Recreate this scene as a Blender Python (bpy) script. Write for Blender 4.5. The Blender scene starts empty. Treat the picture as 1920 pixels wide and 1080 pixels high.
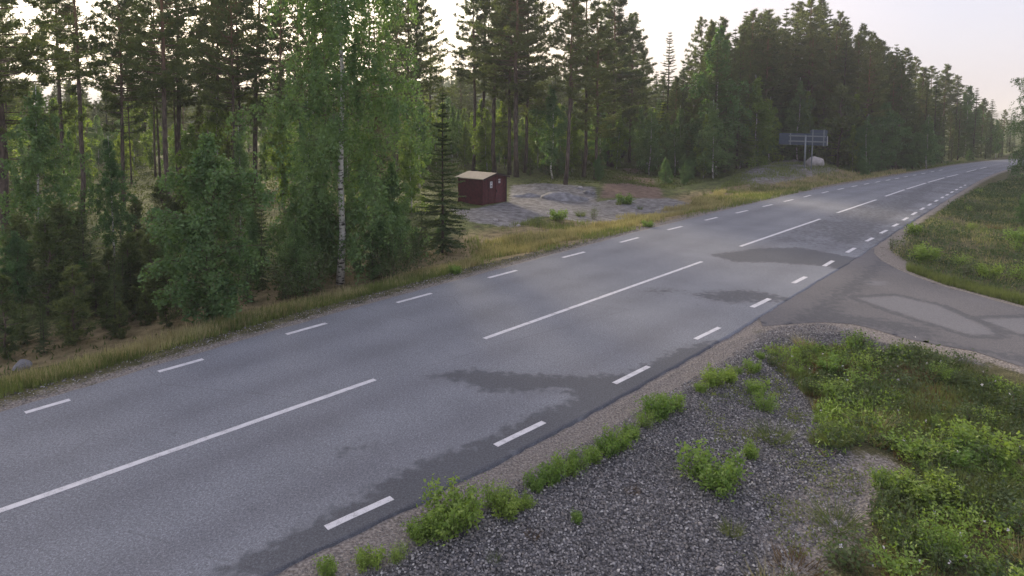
import bpy, math, random
import numpy as np
from mathutils import Matrix, Vector
R = math.radians
random.seed(7)
rng = np.random.default_rng(7)
scene = bpy.context.scene
COL = scene.collection

# ---------------------------------------------------------------- camera
F, CAMZ, PITCH, ROLL, YH = 1200.0, 5.5, R(4.0), R(0.7), 215.0
CY = YH - 540 + F * math.tan(PITCH)
cam_d = bpy.data.cameras.new('camera')
cam_d.sensor_width = 36.0
cam_d.lens = F / 1920 * 36
cam_d.shift_y = CY / 1920
cam_d.clip_start = 0.1
cam_d.clip_end = 9000
cam = bpy.data.objects.new('camera', cam_d)
COL.objects.link(cam)
CM = Matrix.Rotation(R(90) - PITCH, 3, 'X') @ Matrix.Rotation(ROLL, 3, 'Z')
cam.matrix_world = Matrix.Translation((0, 0, CAMZ)) @ CM.to_4x4()
scene.camera = cam

# ---------------------------------------------------------------- sky, sun, exposure
SUN_EL, SUN_AZ = R(17), R(-24)          # azimuth from +Y, negative to the left
w = bpy.data.worlds.new('World')
scene.world = w
w.use_nodes = True
wn, wl = w.node_tree.nodes, w.node_tree.links
wn.clear()
sky = wn.new('ShaderNodeTexSky')
sky.sky_type = 'NISHITA'
sky.sun_disc = False
sky.sun_elevation = SUN_EL
sky.sun_rotation = SUN_AZ
sky.air_density = 1.0
sky.dust_density = 4.0
sky.ozone_density = 1.6
# a thin veil of morning cloud: warm towards the sun, lilac away from it
tc = wn.new('ShaderNodeTexCoord')
dotn = wn.new('ShaderNodeVectorMath'); dotn.operation = 'DOT_PRODUCT'
sd = (math.sin(SUN_AZ) * math.cos(SUN_EL), math.cos(SUN_AZ) * math.cos(SUN_EL), math.sin(SUN_EL))
dotn.inputs[1].default_value = sd
wl.new(tc.outputs['Generated'], dotn.inputs[0])
vr = wn.new('ShaderNodeValToRGB')
vr.color_ramp.elements[0].position = 0.55
vr.color_ramp.elements[0].color = (2.0, 1.95, 2.4, 1)
vr.color_ramp.elements[1].position = 1.0
vr.color_ramp.elements[1].color = (12.5, 11.8, 10.8, 1)
for p, c in ((0.74, (2.6, 2.25, 2.45, 1)), (0.88, (4.5, 3.8, 3.3, 1))):
    e = vr.color_ramp.elements.new(p); e.color = c
wl.new(dotn.outputs['Value'], vr.inputs[0])
vn = wn.new('ShaderNodeTexNoise'); vn.inputs['Scale'].default_value = 2.2; vn.inputs['Detail'].default_value = 4
vm = wn.new('ShaderNodeMapRange'); vm.inputs['To Min'].default_value = 0.72; vm.inputs['To Max'].default_value = 0.92
wl.new(tc.outputs['Generated'], vn.inputs['Vector']); wl.new(vn.outputs['Fac'], vm.inputs['Value'])
mx = wn.new('ShaderNodeMixRGB')
wl.new(vm.outputs[0], mx.inputs[0]); wl.new(sky.outputs[0], mx.inputs[1]); wl.new(vr.outputs[0], mx.inputs[2])
bg = wn.new('ShaderNodeBackground'); bg.inputs['Strength'].default_value = 0.12
wo = wn.new('ShaderNodeOutputWorld')
wl.new(mx.outputs[0], bg.inputs[0]); wl.new(bg.outputs[0], wo.inputs[0])

sun_d = bpy.data.lights.new('sun', 'SUN')
sun_d.energy = 2.4
sun_d.angle = R(9)
sun_d.color = (1.0, 0.84, 0.60)
sun = bpy.data.objects.new('sun', sun_d)
COL.objects.link(sun)
sun.rotation_euler = (Vector(sd)).to_track_quat('Z', 'Y').to_euler()

vs = scene.view_settings
vs.view_transform = 'Standard'
vs.look = 'None'
vs.exposure = 1.65
vs.gamma = 1.0
vs.use_curve_mapping = False
scene.cycles.max_bounces = 6
scene.cycles.transparent_max_bounces = 4
scene.cycles.diffuse_bounces = 3

# ---------------------------------------------------------------- pixel <-> ground
CMn = np.array(CM)
def ray(px, py):
    v = np.stack([(np.asarray(px, float) - 960) / F, -(np.asarray(py, float) - 540 - CY) / F, -np.ones_like(np.asarray(px, float))], -1)
    return v @ CMn.T
def flat(px, py, z=0.0):
    d = ray(px, py); t = (z - CAMZ) / d[..., 2]
    return d[..., :2] * t[..., None]
def poly(pts, z=0.0):
    a = np.array(pts, float); return flat(a[:, 0], a[:, 1], z)

def seg_dist(p, pl, closed=False):
    """distance from points p to the polyline pl"""
    d = np.full(len(p), 1e9)
    n = len(pl)
    for i in range(n if closed else n - 1):
        a, b = pl[i], pl[(i + 1) % n]
        ab = b - a
        t = np.clip(((p - a) @ ab) / max(ab @ ab, 1e-9), 0, 1)
        d = np.minimum(d, np.linalg.norm(p - a - t[:, None] * ab, axis=1))
    return d
def inside(p, pl):
    c = np.zeros(len(p), bool); n = len(pl); x, y = p[:, 0], p[:, 1]
    for i in range(n):
        x1, y1 = pl[i]; x2, y2 = pl[(i + 1) % n]
        m = ((y1 > y) != (y2 > y)) & (x < (x2 - x1) * (y - y1) / (y2 - y1 + 1e-12) + x1)
        c ^= m
    return c
def sdist(p, pl):
    """signed: positive inside"""
    d = seg_dist(p, pl, True)
    return np.where(inside(p, pl), d, -d)
def extend(pl, a=0.0, b=0.0):
    pl = [np.array(q) for q in pl]
    if a: v = pl[0] - pl[2]; pl.insert(0, pl[0] + v / np.linalg.norm(v) * a)
    if b: v = pl[-1] - pl[-2]; pl.append(pl[-1] + v / np.linalg.norm(v) * b)
    return np.array(pl)
def resample(pl, ts):
    s = np.r_[0, np.cumsum(np.linalg.norm(np.diff(pl, axis=0), axis=1))]; s /= s[-1]
    return np.stack([np.interp(ts, s, pl[:, i]) for i in range(pl.shape[1])], -1)
def smooth_pl(pl, n=200, it=30):
    q = resample(pl, np.linspace(0, 1, n))
    for _ in range(it): q[1:-1] = (q[:-2] + 2 * q[1:-1] + q[2:]) / 4
    return q

RZ = 0.03
LE = extend(poly([(0, 772), (119, 738), (239, 701), (358, 664), (511, 620), (622, 588), (733, 558), (900, 513), (1000, 487), (1100, 460), (1194, 434), (1289, 411), (1383, 388), (1478, 366), (1572, 347), (1640, 336), (1698, 326), (1740, 318.5), (1780, 311.5), (1830, 304), (1867, 300), (1905, 298), (1950, 297.5)], RZ), 25, 60)
RE = extend(poly([(560, 1053), (660, 1006), (753, 960), (907, 884), (1022, 820), (1138, 758), (1246, 701), (1300, 669), (1350, 640), (1430, 592), (1500, 548), (1560, 512), (1610, 483), (1642, 459), (1683, 432), (1739, 397), (1794, 363), (1836, 338), (1864, 325), (1906, 312), (1950, 306)], RZ), 25, 50)
LE, RE = smooth_pl(LE, 260, 14), smooth_pl(RE, 260, 14)
ROAD = np.vstack([LE[::6], LE[-1:], RE[::-6], RE[:1]])
SIDE = poly([(1420, 590), (1430, 612), (1464, 609), (1540, 604), (1600, 608), (1638, 617), (1687, 632), (1744, 644), (1824, 658), (1920, 689), (2100, 745), (2600, 930), (2700, 760), (2200, 648), (2050, 612), (1920, 578), (1878, 567), (1822, 551), (1767, 536), (1717, 519), (1683, 505), (1652, 488), (1638, 474), (1640, 464), (1600, 480)], 0.02)

Z_GRAV = poly([(300, 1200), (480, 1092), (560, 1056), (753, 962), (907, 886), (1022, 821), (1138, 759), (1246, 702), (1358, 640), (1464, 611), (1540, 606), (1638, 620), (1700, 637), (1800, 657), (1860, 690), (1700, 655), (1560, 640), (1490, 648), (1512, 715), (1545, 780), (1590, 838), (1620, 850), (1650, 880), (1620, 930), (1540, 1000), (1460, 1030), (1380, 1100), (1300, 1300), (200, 1400)])
Z_TRACK = poly([(1430, 1050), (1440, 960), (1500, 900), (1590, 845), (1670, 845), (1660, 920), (1580, 1000), (1500, 1075)])
Z_HUT = poly([(840, 388), (880, 412), (960, 416), (1010, 395), (1100, 400), (1180, 398), (1270, 386), (1290, 372), (1250, 362), (1120, 366), (1115, 350), (1000, 344), (960, 344), (955, 372), (880, 388)])
Z_BANK = poly([(1375, 334), (1420, 313), (1480, 306), (1560, 316), (1580, 326), (1530, 334), (1460, 346), (1400, 350)])
Z_PATH = poly([(1125, 362), (1245, 364), (1232, 345), (1212, 325), (1190, 316), (1170, 316), (1150, 330), (1135, 345)])
Z_CORN = poly([(1636, 462), (1690, 430), (1712, 440), (1680, 470), (1740, 520), (1717, 522), (1650, 492)])
Z_PALE = poly([(1245, 400), (1430, 368), (1480, 352), (1400, 362), (1290, 378), (1200, 396)])

def vnoise(x, y, s, seed=0):
    """smooth value noise"""
    x = np.asarray(x) / s + seed * 17.3; y = np.asarray(y) / s - seed * 9.1
    xi, yi = np.floor(x), np.floor(y); fx, fy = x - xi, y - yi
    fx = fx * fx * (3 - 2 * fx); fy = fy * fy * (3 - 2 * fy)
    def h(a, b):
        v = np.sin(a * 127.1 + b * 311.7 + seed * 3.7) * 43758.5453
        return v - np.floor(v)
    return (h(xi, yi) * (1 - fx) + h(xi + 1, yi) * fx) * (1 - fy) + (h(xi, yi + 1) * (1 - fx) + h(xi + 1, yi + 1) * fx) * fy

def ss(x, a, b):
    t = np.clip((x - a) / (b - a), 0, 1); return t * t * (3 - 2 * t)

def side_of_road(p):
    """>0 on the forest side (left)"""
    i = len(LE) // 4
    a, b = LE[i], LE[i + 80]
    d = b - a
    return d[0] * (p[:, 1] - a[1]) - d[1] * (p[:, 0] - a[0])

def height(p):
    p = np.atleast_2d(p)
    r = np.linalg.norm(p, axis=1)
    sr = sdist(p, ROAD); s2 = sdist(p, SIDE)
    m = np.maximum(sr, s2)                    # >0 on asphalt
    out = np.clip(-m, 0, None)
    lip = .017 * np.exp(-(np.clip(-s2, 0, None) / .35) ** 2) * (sr < -.3) * (m < .3)
    left = side_of_road(p) > 0
    x, y = p[:, 0], p[:, 1]
    n = (vnoise(x, y, 5.5, 1) - .5) * .5 + (vnoise(x, y, 1.7, 2) - .5) * .16 + (vnoise(x, y, .55, 3) - .5) * .05
    hl = -0.38 * ss(out, 0.6, 3.2) + .25 * ss(out, 5, 14) + n * ss(out, 0.5, 3.5)
    hr = -0.16 * ss(out, 0.7, 2.2) + n * .8 * ss(out, 0.6, 3) + .35 * ss(out, 3, 12) * ss(r, 18, 30)
    h = np.where(left, hl, hr)
    h = h + .9 * ss(sdist(p, Z_BANK), -3, 2.5)
    h = np.where(m > 0, -0.05 * ss(m, 0.3, 0.8), h)
    h = h + lip + 6 * ss(r, 160, 500) + 10 * ss(r, 500, 3000) * (vnoise(x, y, 700, 5))
    return h

def ground(px, py, off=0.0):
    """world point where the sight line through a photo pixel meets the terrain"""
    z = 0.0
    for _ in range(8):
        q = flat(px, py, z)
        z = float(height(q)[0]) * .7 + z * .3
    q = flat(px, py, z)
    return Vector((q[0], q[1], float(height(q)[0]) + off))

# ---------------------------------------------------------------- mesh helpers
class MB:
    def __init__(s): s.v = []; s.f3 = []; s.f4 = []; s.n = 0
    def add(s, v, f3=None, f4=None):
        v = np.asarray(v, float)
        if f3 is not None and len(f3): s.f3.append(np.asarray(f3) + s.n)
        if f4 is not None and len(f4): s.f4.append(np.asarray(f4) + s.n)
        s.v.append(v); s.n += len(v)
    def mesh(s, name, mat, smooth=True):
        v = np.vstack(s.v)
        f3 = np.vstack(s.f3) if s.f3 else np.zeros((0, 3), int)
        f4 = np.vstack(s.f4) if s.f4 else np.zeros((0, 4), int)
        me = bpy.data.meshes.new(name)
        me.vertices.add(len(v)); me.vertices.foreach_set('co', v.astype(np.float32).ravel())
        loops = np.concatenate([f3.ravel(), f4.ravel()]).astype(np.int32)
        me.loops.add(len(loops)); me.loops.foreach_set('vertex_index', loops)
        st = np.concatenate([np.arange(len(f3)) * 3, len(f3) * 3 + np.arange(len(f4)) * 4]).astype(np.int32)
        me.polygons.add(len(st)); me.polygons.foreach_set('loop_start', st)
        me.polygons.foreach_set('use_smooth', np.full(len(st), smooth))
        me.update(calc_edges=True)
        me.validate()
        for m in (mat if isinstance(mat, (list, tuple)) else [mat]): me.materials.append(m)
        return me
    def tube(s, pts, rad, n=6, cap=True):
        pts = np.asarray(pts, float); rad = np.broadcast_to(np.asarray(rad, float), (len(pts),))
        d = np.gradient(pts, axis=0); d /= np.linalg.norm(d, axis=1)[:, None] + 1e-9
        ref = np.array([1., 0, 0]) if abs(d[0][0]) < .8 else np.array([0, 1., 0])
        u = np.cross(d, ref); u /= np.linalg.norm(u, axis=1)[:, None]
        w_ = np.cross(d, u)
        a = np.arange(n) / n * 2 * math.pi
        ring = pts[:, None] + rad[:, None, None] * (np.cos(a)[None, :, None] * u[:, None] + np.sin(a)[None, :, None] * w_[:, None])
        v = ring.reshape(-1, 3); f = []
        k = len(pts)
        i, j = np.meshgrid(np.arange(k - 1), np.arange(n), indexing='ij'); j2 = (j + 1) % n
        f = np.stack([i * n + j, i * n + j2, (i + 1) * n + j2, (i + 1) * n + j], -1).reshape(-1, 4)
        f3 = []
        if cap:
            v = np.vstack([v, pts[0], pts[-1]]); q = np.arange(n)
            f3 = np.vstack([np.stack([np.full(n, k * n), (q + 1) % n, q], -1), np.stack([np.full(n, k * n + 1), (k - 1) * n + q, (k - 1) * n + (q + 1) % n], -1)])
        s.add(v, f3, f)
    def box(s, c, size, rz=0.0, M=None):
        x, y, z = (q / 2 for q in size)
        v = np.array([(a, b, e) for a in (-x, x) for b in (-y, y) for e in (-z, z)])
        if M is not None: v = v @ np.array(M).T
        cr, sr_ = math.cos(rz), math.sin(rz)
        v = np.stack([v[:, 0] * cr - v[:, 1] * sr_, v[:, 0] * sr_ + v[:, 1] * cr, v[:, 2]], -1) + np.array(c)
        s.add(v, None, [(0, 1, 3, 2), (4, 6, 7, 5), (0, 4, 5, 1), (2, 3, 7, 6), (0, 2, 6, 4), (1, 5, 7, 3)])
    def blades(s, base, dirs, length, width, g, bend=0.0):
        """thin triangles from base along dirs"""
        n = len(base); length = np.broadcast_to(length, (n,)); width = np.broadcast_to(width, (n,))
        r_ = g.normal(size=(n, 3)); side = np.cross(dirs, r_); side /= np.linalg.norm(side, axis=1)[:, None] + 1e-9
        a = base - side * width[:, None] / 2; b = base + side * width[:, None] / 2
        c = base + dirs * length[:, None]; c[:, 2] -= bend * length
        s.add(np.stack([a, b, c], 1).reshape(-1, 3), np.arange(n * 3).reshape(-1, 3))
    def leaves(s, pos, size, g, droop=0.3, up=None, aspect=.75):
        """diamond leaves, slightly folded"""
        n = len(pos); size = np.broadcast_to(size, (n,))
        d = g.normal(size=(n, 3)); d[:, 2] -= droop; d /= np.linalg.norm(d, axis=1)[:, None]
        r_ = g.normal(size=(n, 3)); 
        if up is not None: r_[:, :2] *= 1 - up
        sd_ = np.cross(d, r_); sd_ /= np.linalg.norm(sd_, axis=1)[:, None] + 1e-9
        L = size[:, None]; W = L * aspect / 2
        a = pos; b = pos + d * L * .45 + sd_ * W; c = pos + d * L; e = pos + d * L * .45 - sd_ * W
        s.add(np.stack([a, b, c, e], 1).reshape(-1, 3), None, np.arange(n * 4).reshape(-1, 4))

def unit(a): return a / (np.linalg.norm(a, axis=-1, keepdims=True) + 1e-9)

def link(name, me, parent=None, loc=None):
    o = bpy.data.objects.new(name, me); COL.objects.link(o)
    if parent is not None: o.parent = parent
    if loc is not None: o.location = loc
    return o
def tag(o, label=None, cat=None, group=None, kind=None):
    if label: o['label'] = label
    if cat: o['category'] = cat
    if group: o['group'] = group
    if kind: o['kind'] = kind
    return o

# ---------------------------------------------------------------- materials
def newmat(name):
    m = bpy.data.materials.new(name); m.use_nodes = True
    n, l = m.node_tree.nodes, m.node_tree.links
    return m, n, l, n['Principled BSDF']
def noise_node(n, l, scale, detail=4, coord='Object', rough=.55, vec=None):
    t = n.new('ShaderNodeTexNoise'); t.inputs['Scale'].default_value = scale; t.inputs['Detail'].default_value = detail
    t.inputs['Roughness'].default_value = rough
    if vec is None:
        c = n.new('ShaderNodeTexCoord'); l.new(c.outputs[coord], t.inputs['Vector'])
    else: l.new(vec, t.inputs['Vector'])
    return t
def ramp(n, l, src, stops):
    r_ = n.new('ShaderNodeValToRGB'); e = r_.color_ramp.elements
    e[0].position, e[0].color = stops[0][0], (*stops[0][1], 1)
    e[1].position, e[1].color = stops[-1][0], (*stops[-1][1], 1)
    for p, c in stops[1:-1]:
        q = e.new(p); q.color = (*c, 1)
    l.new(src, r_.inputs[0]); return r_
def mix(n, l, fac, a, b, mode='MIX'):
    m = n.new('ShaderNodeMixRGB'); m.blend_type = mode
    if isinstance(fac, (int, float)): m.inputs[0].default_value = fac
    else: l.new(fac, m.inputs[0])
    for i, q in ((1, a), (2, b)):
        if isinstance(q, tuple): m.inputs[i].default_value = (*q, 1)
        else: l.new(q, m.inputs[i])
    return m.outputs[0]
def mathn(n, l, op, a, b=None, clamp=False):
    m = n.new('ShaderNodeMath'); m.operation = op; m.use_clamp = clamp
    for i, q in ((0, a), (1, b)):
        if q is None: continue
        if isinstance(q, (int, float)): m.inputs[i].default_value = q
        else: l.new(q, m.inputs[i])
    return m.outputs[0]
def attr(n, name):
    a = n.new('ShaderNodeAttribute'); a.attribute_name = name; return a.outputs['Fac']
def bump(n, l, h, s, d=.02):
    b = n.new('ShaderNodeBump'); b.inputs['Strength'].default_value = s; b.inputs['Distance'].default_value = d
    l.new(h, b.inputs['Height']); return b.outputs[0]

def leaf_mat(name, dark, light, trans=.4, hue=.03, warm=None):
    m, n, l, p = newmat(name)
    n1 = noise_node(n, l, 1.1, 3)
    n2 = noise_node(n, l, 9.0, 2)
    f = mathn(n, l, 'ADD', mathn(n, l, 'MULTIPLY', n1.outputs['Fac'], .6), mathn(n, l, 'MULTIPLY', n2.outputs['Fac'], .4))
    r_ = ramp(n, l, f, [(.36, dark), (.5, tuple((a + b) / 2 for a, b in zip(dark, light))), (.64, light)])
    oi = n.new('ShaderNodeObjectInfo')
    hs = n.new('ShaderNodeHueSaturation')
    l.new(r_.outputs[0], hs.inputs['Color'])
    l.new(mathn(n, l, 'ADD', mathn(n, l, 'MULTIPLY', oi.outputs['Random'], -hue), .5 + hue / 2), hs.inputs['Hue'])
    l.new(mathn(n, l, 'ADD', mathn(n, l, 'MULTIPLY', oi.outputs['Random'], .3), .85), hs.inputs['Value'])
    c = hs.outputs[0]
    p.inputs['Roughness'].default_value = .55
    p.inputs['Specular IOR Level'].default_value = .35
    l.new(c, p.inputs['Base Color'])
    t = n.new('ShaderNodeBsdfTranslucent')
    tcx = mix(n, l, 1.0, c, (1.3, 1.35, .62), 'MULTIPLY')
    l.new(tcx, t.inputs['Color'])
    ms = n.new('ShaderNodeMixShader'); ms.inputs[0].default_value = trans
    l.new(p.outputs[0], ms.inputs[1]); l.new(t.outputs[0], ms.inputs[2])
    l.new(ms.outputs[0], n['Material Output'].inputs['Surface'])
    return m

M = {}
M['pine'] = leaf_mat('pine_needles', (.062, .098, .042), (.165, .20, .075), .38)
M['spruce'] = leaf_mat('spruce_needles', (.055, .092, .044), (.145, .195, .078), .36)
M['birch'] = leaf_mat('birch_leaves', (.075, .15, .065), (.18, .29, .115), .42)
M['aspen'] = leaf_mat('light_green_leaves', (.11, .18, .045), (.25, .34, .08), .5)
M['shrub'] = leaf_mat('shrub_leaves', (.12, .21, .045), (.31, .43, .10), .4)
M['darkshrub'] = leaf_mat('dark_leaves', (.05, .085, .032), (.125, .175, .07), .35)
M['grass'] = leaf_mat('green_grass', (.085, .12, .035), (.21, .25, .09), .35, .02)
M['straw'] = leaf_mat('dry_grass', (.27, .23, .12), (.52, .46, .28), .3, .02)
M['redweed'] = leaf_mat('red_brown_weeds', (.10, .06, .035), (.22, .13, .07), .3)
M['moss'] = leaf_mat('berry_shrubs', (.045, .065, .022), (.12, .155, .045), .3)

def pine_bark():
    m, n, l, p = newmat('pine_bark')
    tcn = n.new('ShaderNodeTexCoord'); mp = n.new('ShaderNodeMapping'); mp.inputs['Scale'].default_value = (9, 9, 2.2)
    l.new(tcn.outputs['Object'], mp.inputs[0])
    n1 = noise_node(n, l, 1.0, 6, vec=mp.outputs[0])
    low = ramp(n, l, n1.outputs['Fac'], [(.3, (.035, .028, .025)), (.5, (.10, .075, .06)), (.7, (.19, .15, .125))])
    up = ramp(n, l, n1.outputs['Fac'], [(.3, (.13, .065, .035)), (.7, (.30, .17, .095))])
    sx = n.new('ShaderNodeSeparateXYZ'); l.new(tcn.outputs['Object'], sx.inputs[0])
    mr = n.new('ShaderNodeMapRange'); mr.inputs['From Min'].default_value = 7; mr.inputs['From Max'].default_value = 13
    l.new(sx.outputs['Z'], mr.inputs['Value'])
    l.new(mix(n, l, mr.outputs[0], low.outputs[0], up.outputs[0]), p.inputs['Base Color'])
    p.inputs['Roughness'].default_value = .9
    l.new(bump(n, l, n1.outputs['Fac'], .8, .03), p.inputs['Normal'])
    return m
def birch_bark():
    m, n, l, p = newmat('birch_bark')
    tcn = n.new('ShaderNodeTexCoord'); mp = n.new('ShaderNodeMapping'); mp.inputs['Scale'].default_value = (5, 5, 16)
    l.new(tcn.outputs['Object'], mp.inputs[0])
    n1 = noise_node(n, l, 1.0, 5, vec=mp.outputs[0])
    n2 = noise_node(n, l, 2.0, 3)
    f = mathn(n, l, 'ADD', mathn(n, l, 'MULTIPLY', n1.outputs['Fac'], .7), mathn(n, l, 'MULTIPLY', n2.outputs['Fac'], .3))
    r_ = ramp(n, l, f, [(.40, (.03, .027, .025)), (.445, (.2, .19, .175)), (.48, (.55, .53, .49)), (.7, (.72, .70, .66))])
    l.new(r_.outputs[0], p.inputs['Base Color']); p.inputs['Roughness'].default_value = .75
    return m
def dull_bark(name, a, b):
    m, n, l, p = newmat(name)
    n1 = noise_node(n, l, 14, 5)
    l.new(ramp(n, l, n1.outputs['Fac'], [(.3, a), (.7, b)]).outputs[0], p.inputs['Base Color'])
    p.inputs['Roughness'].default_value = .9
    return m
M['pbark'] = pine_bark(); M['bbark'] = birch_bark()
M['sbark'] = dull_bark('spruce_bark', (.04, .033, .028), (.12, .095, .08))
M['twig'] = dull_bark('twig_bark', (.07, .05, .035), (.16, .12, .08))

def stone_mat(name, a, b, c=None, scale=3.0, bs=.6):
    m, n, l, p = newmat(name)
    n1 = noise_node(n, l, scale, 8); n2 = noise_node(n, l, scale * 14, 4); oi = n.new('ShaderNodeObjectInfo')
    f = mathn(n, l, 'ADD', mathn(n, l, 'MULTIPLY', n1.outputs['Fac'], .65), mathn(n, l, 'MULTIPLY', n2.outputs['Fac'], .35))
    st = [(.35, a), (.62, b)] if c is None else [(.35, a), (.52, b), (.66, c)]
    l.new(ramp(n, l, f, st).outputs[0], p.inputs['Base Color']); p.inputs['Roughness'].default_value = .85
    l.new(bump(n, l, f, bs, .05), p.inputs['Normal'])
    return m
M['boulder'] = stone_mat('pale_boulder_rock', (.27, .25, .24), (.46, .43, .42))
M['outcrop'] = stone_mat('grey_outcrop_rock', (.10, .10, .10), (.20, .20, .21), (.33, .33, .34), 2.5)

def gravel_mat():
    m, n, l, p = newmat('gravel_stone')
    g_ = n.new('ShaderNodeNewGeometry')
    wn_ = n.new('ShaderNodeTexWhiteNoise'); wn_.noise_dimensions = '1D'
    l.new(g_.outputs['Random Per Island'], wn_.inputs['W'])
    l.new(ramp(n, l, wn_.outputs['Value'], [(0, (.07, .068, .067)), (.3, (.145, .142, .142)), (.5, (.21, .19, .175)), (.8, (.29, .28, .275)), (.97, (.42, .41, .40)), (1, (.6, .58, .55))]).outputs[0], p.inputs['Base Color'])
    p.inputs['Roughness'].default_value = .8
    return m
M['gravel'] = gravel_mat()

def ground_mat():
    m, n, l, p = newmat('ground_soil')
    n1 = noise_node(n, l, .35, 6); n2 = noise_node(n, l, 2.6, 6); n3 = noise_node(n, l, 24, 4)
    f = mathn(n, l, 'ADD', mathn(n, l, 'MULTIPLY', n2.outputs['Fac'], .6), mathn(n, l, 'MULTIPLY', n3.outputs['Fac'], .4))
    base = ramp(n, l, f, [(.36, (.055, .04, .028)), (.46, (.07, .085, .03)), (.56, (.12, .15, .045)), (.7, (.19, .19, .08))]).outputs[0]
    col = base
    def edge(name, w=.5):
        a = attr(n, name)
        q = mathn(n, l, 'ADD', a, mathn(n, l, 'MULTIPLY', mathn(n, l, 'SUBTRACT', f, .5), 1.6))
        mr = n.new('ShaderNodeMapRange'); mr.inputs['From Min'].default_value = .5 - w / 2; mr.inputs['From Max'].default_value = .5 + w / 2
        l.new(q, mr.inputs['Value']); return mr.outputs[0]
    straw = ramp(n, l, f, [(.35, (.12, .10, .05)), (.65, (.34, .27, .15))]).outputs[0]
    col = mix(n, l, edge('straw'), col, straw)
    weed = ramp(n, l, f, [(.35, (.04, .05, .02)), (.5, (.09, .085, .04)), (.68, (.18, .17, .08))]).outputs[0]
    col = mix(n, l, edge('weed'), col, weed)
    vo = n.new('ShaderNodeTexVoronoi'); vo.inputs['Scale'].default_value = 26
    c = n.new('ShaderNodeTexCoord'); l.new(c.outputs['Object'], vo.inputs['Vector'])
    sep = n.new('ShaderNodeSeparateColor'); l.new(vo.outputs['Color'], sep.inputs[0])
    gr = ramp(n, l, sep.outputs[0], [(0, (.06, .06, .065)), (.5, (.14, .14, .15)), (1, (.26, .255, .26))]).outputs[0]
    gsh = ramp(n, l, vo.outputs['Distance'], [(.3, (1, 1, 1)), (.75, (.35, .35, .35))]).outputs[0]
    gr = mix(n, l, 1.0, gr, gsh, 'MULTIPLY')
    col = mix(n, l, edge('gravel', .25), col, gr)
    fine = ramp(n, l, n3.outputs['Fac'], [(.3, (.12, .105, .095)), (.5, (.24, .215, .195)), (.7, (.38, .35, .32))]).outputs[0]
    col = mix(n, l, edge('fine', .35), col, fine)
    rock = ramp(n, l, f, [(.36, (.09, .088, .085)), (.5, (.185, .18, .18)), (.62, (.30, .295, .30))]).outputs[0]
    col = mix(n, l, edge('rock', .3), col, rock)
    dirt = ramp(n, l, f, [(.35, (.10, .065, .05)), (.65, (.24, .175, .14))]).outputs[0]
    col = mix(n, l, edge('dirt', .4), col, dirt)
    l.new(col, p.inputs['Base Color']); p.inputs['Roughness'].default_value = .95
    p.inputs['Specular IOR Level'].default_value = .2
    hh = mathn(n, l, 'ADD', f, mathn(n, l, 'MULTIPLY', vo.outputs['Distance'], -.6))
    l.new(bump(n, l, hh, .9, .05), p.inputs['Normal'])
    return m
M['ground'] = ground_mat()

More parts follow.
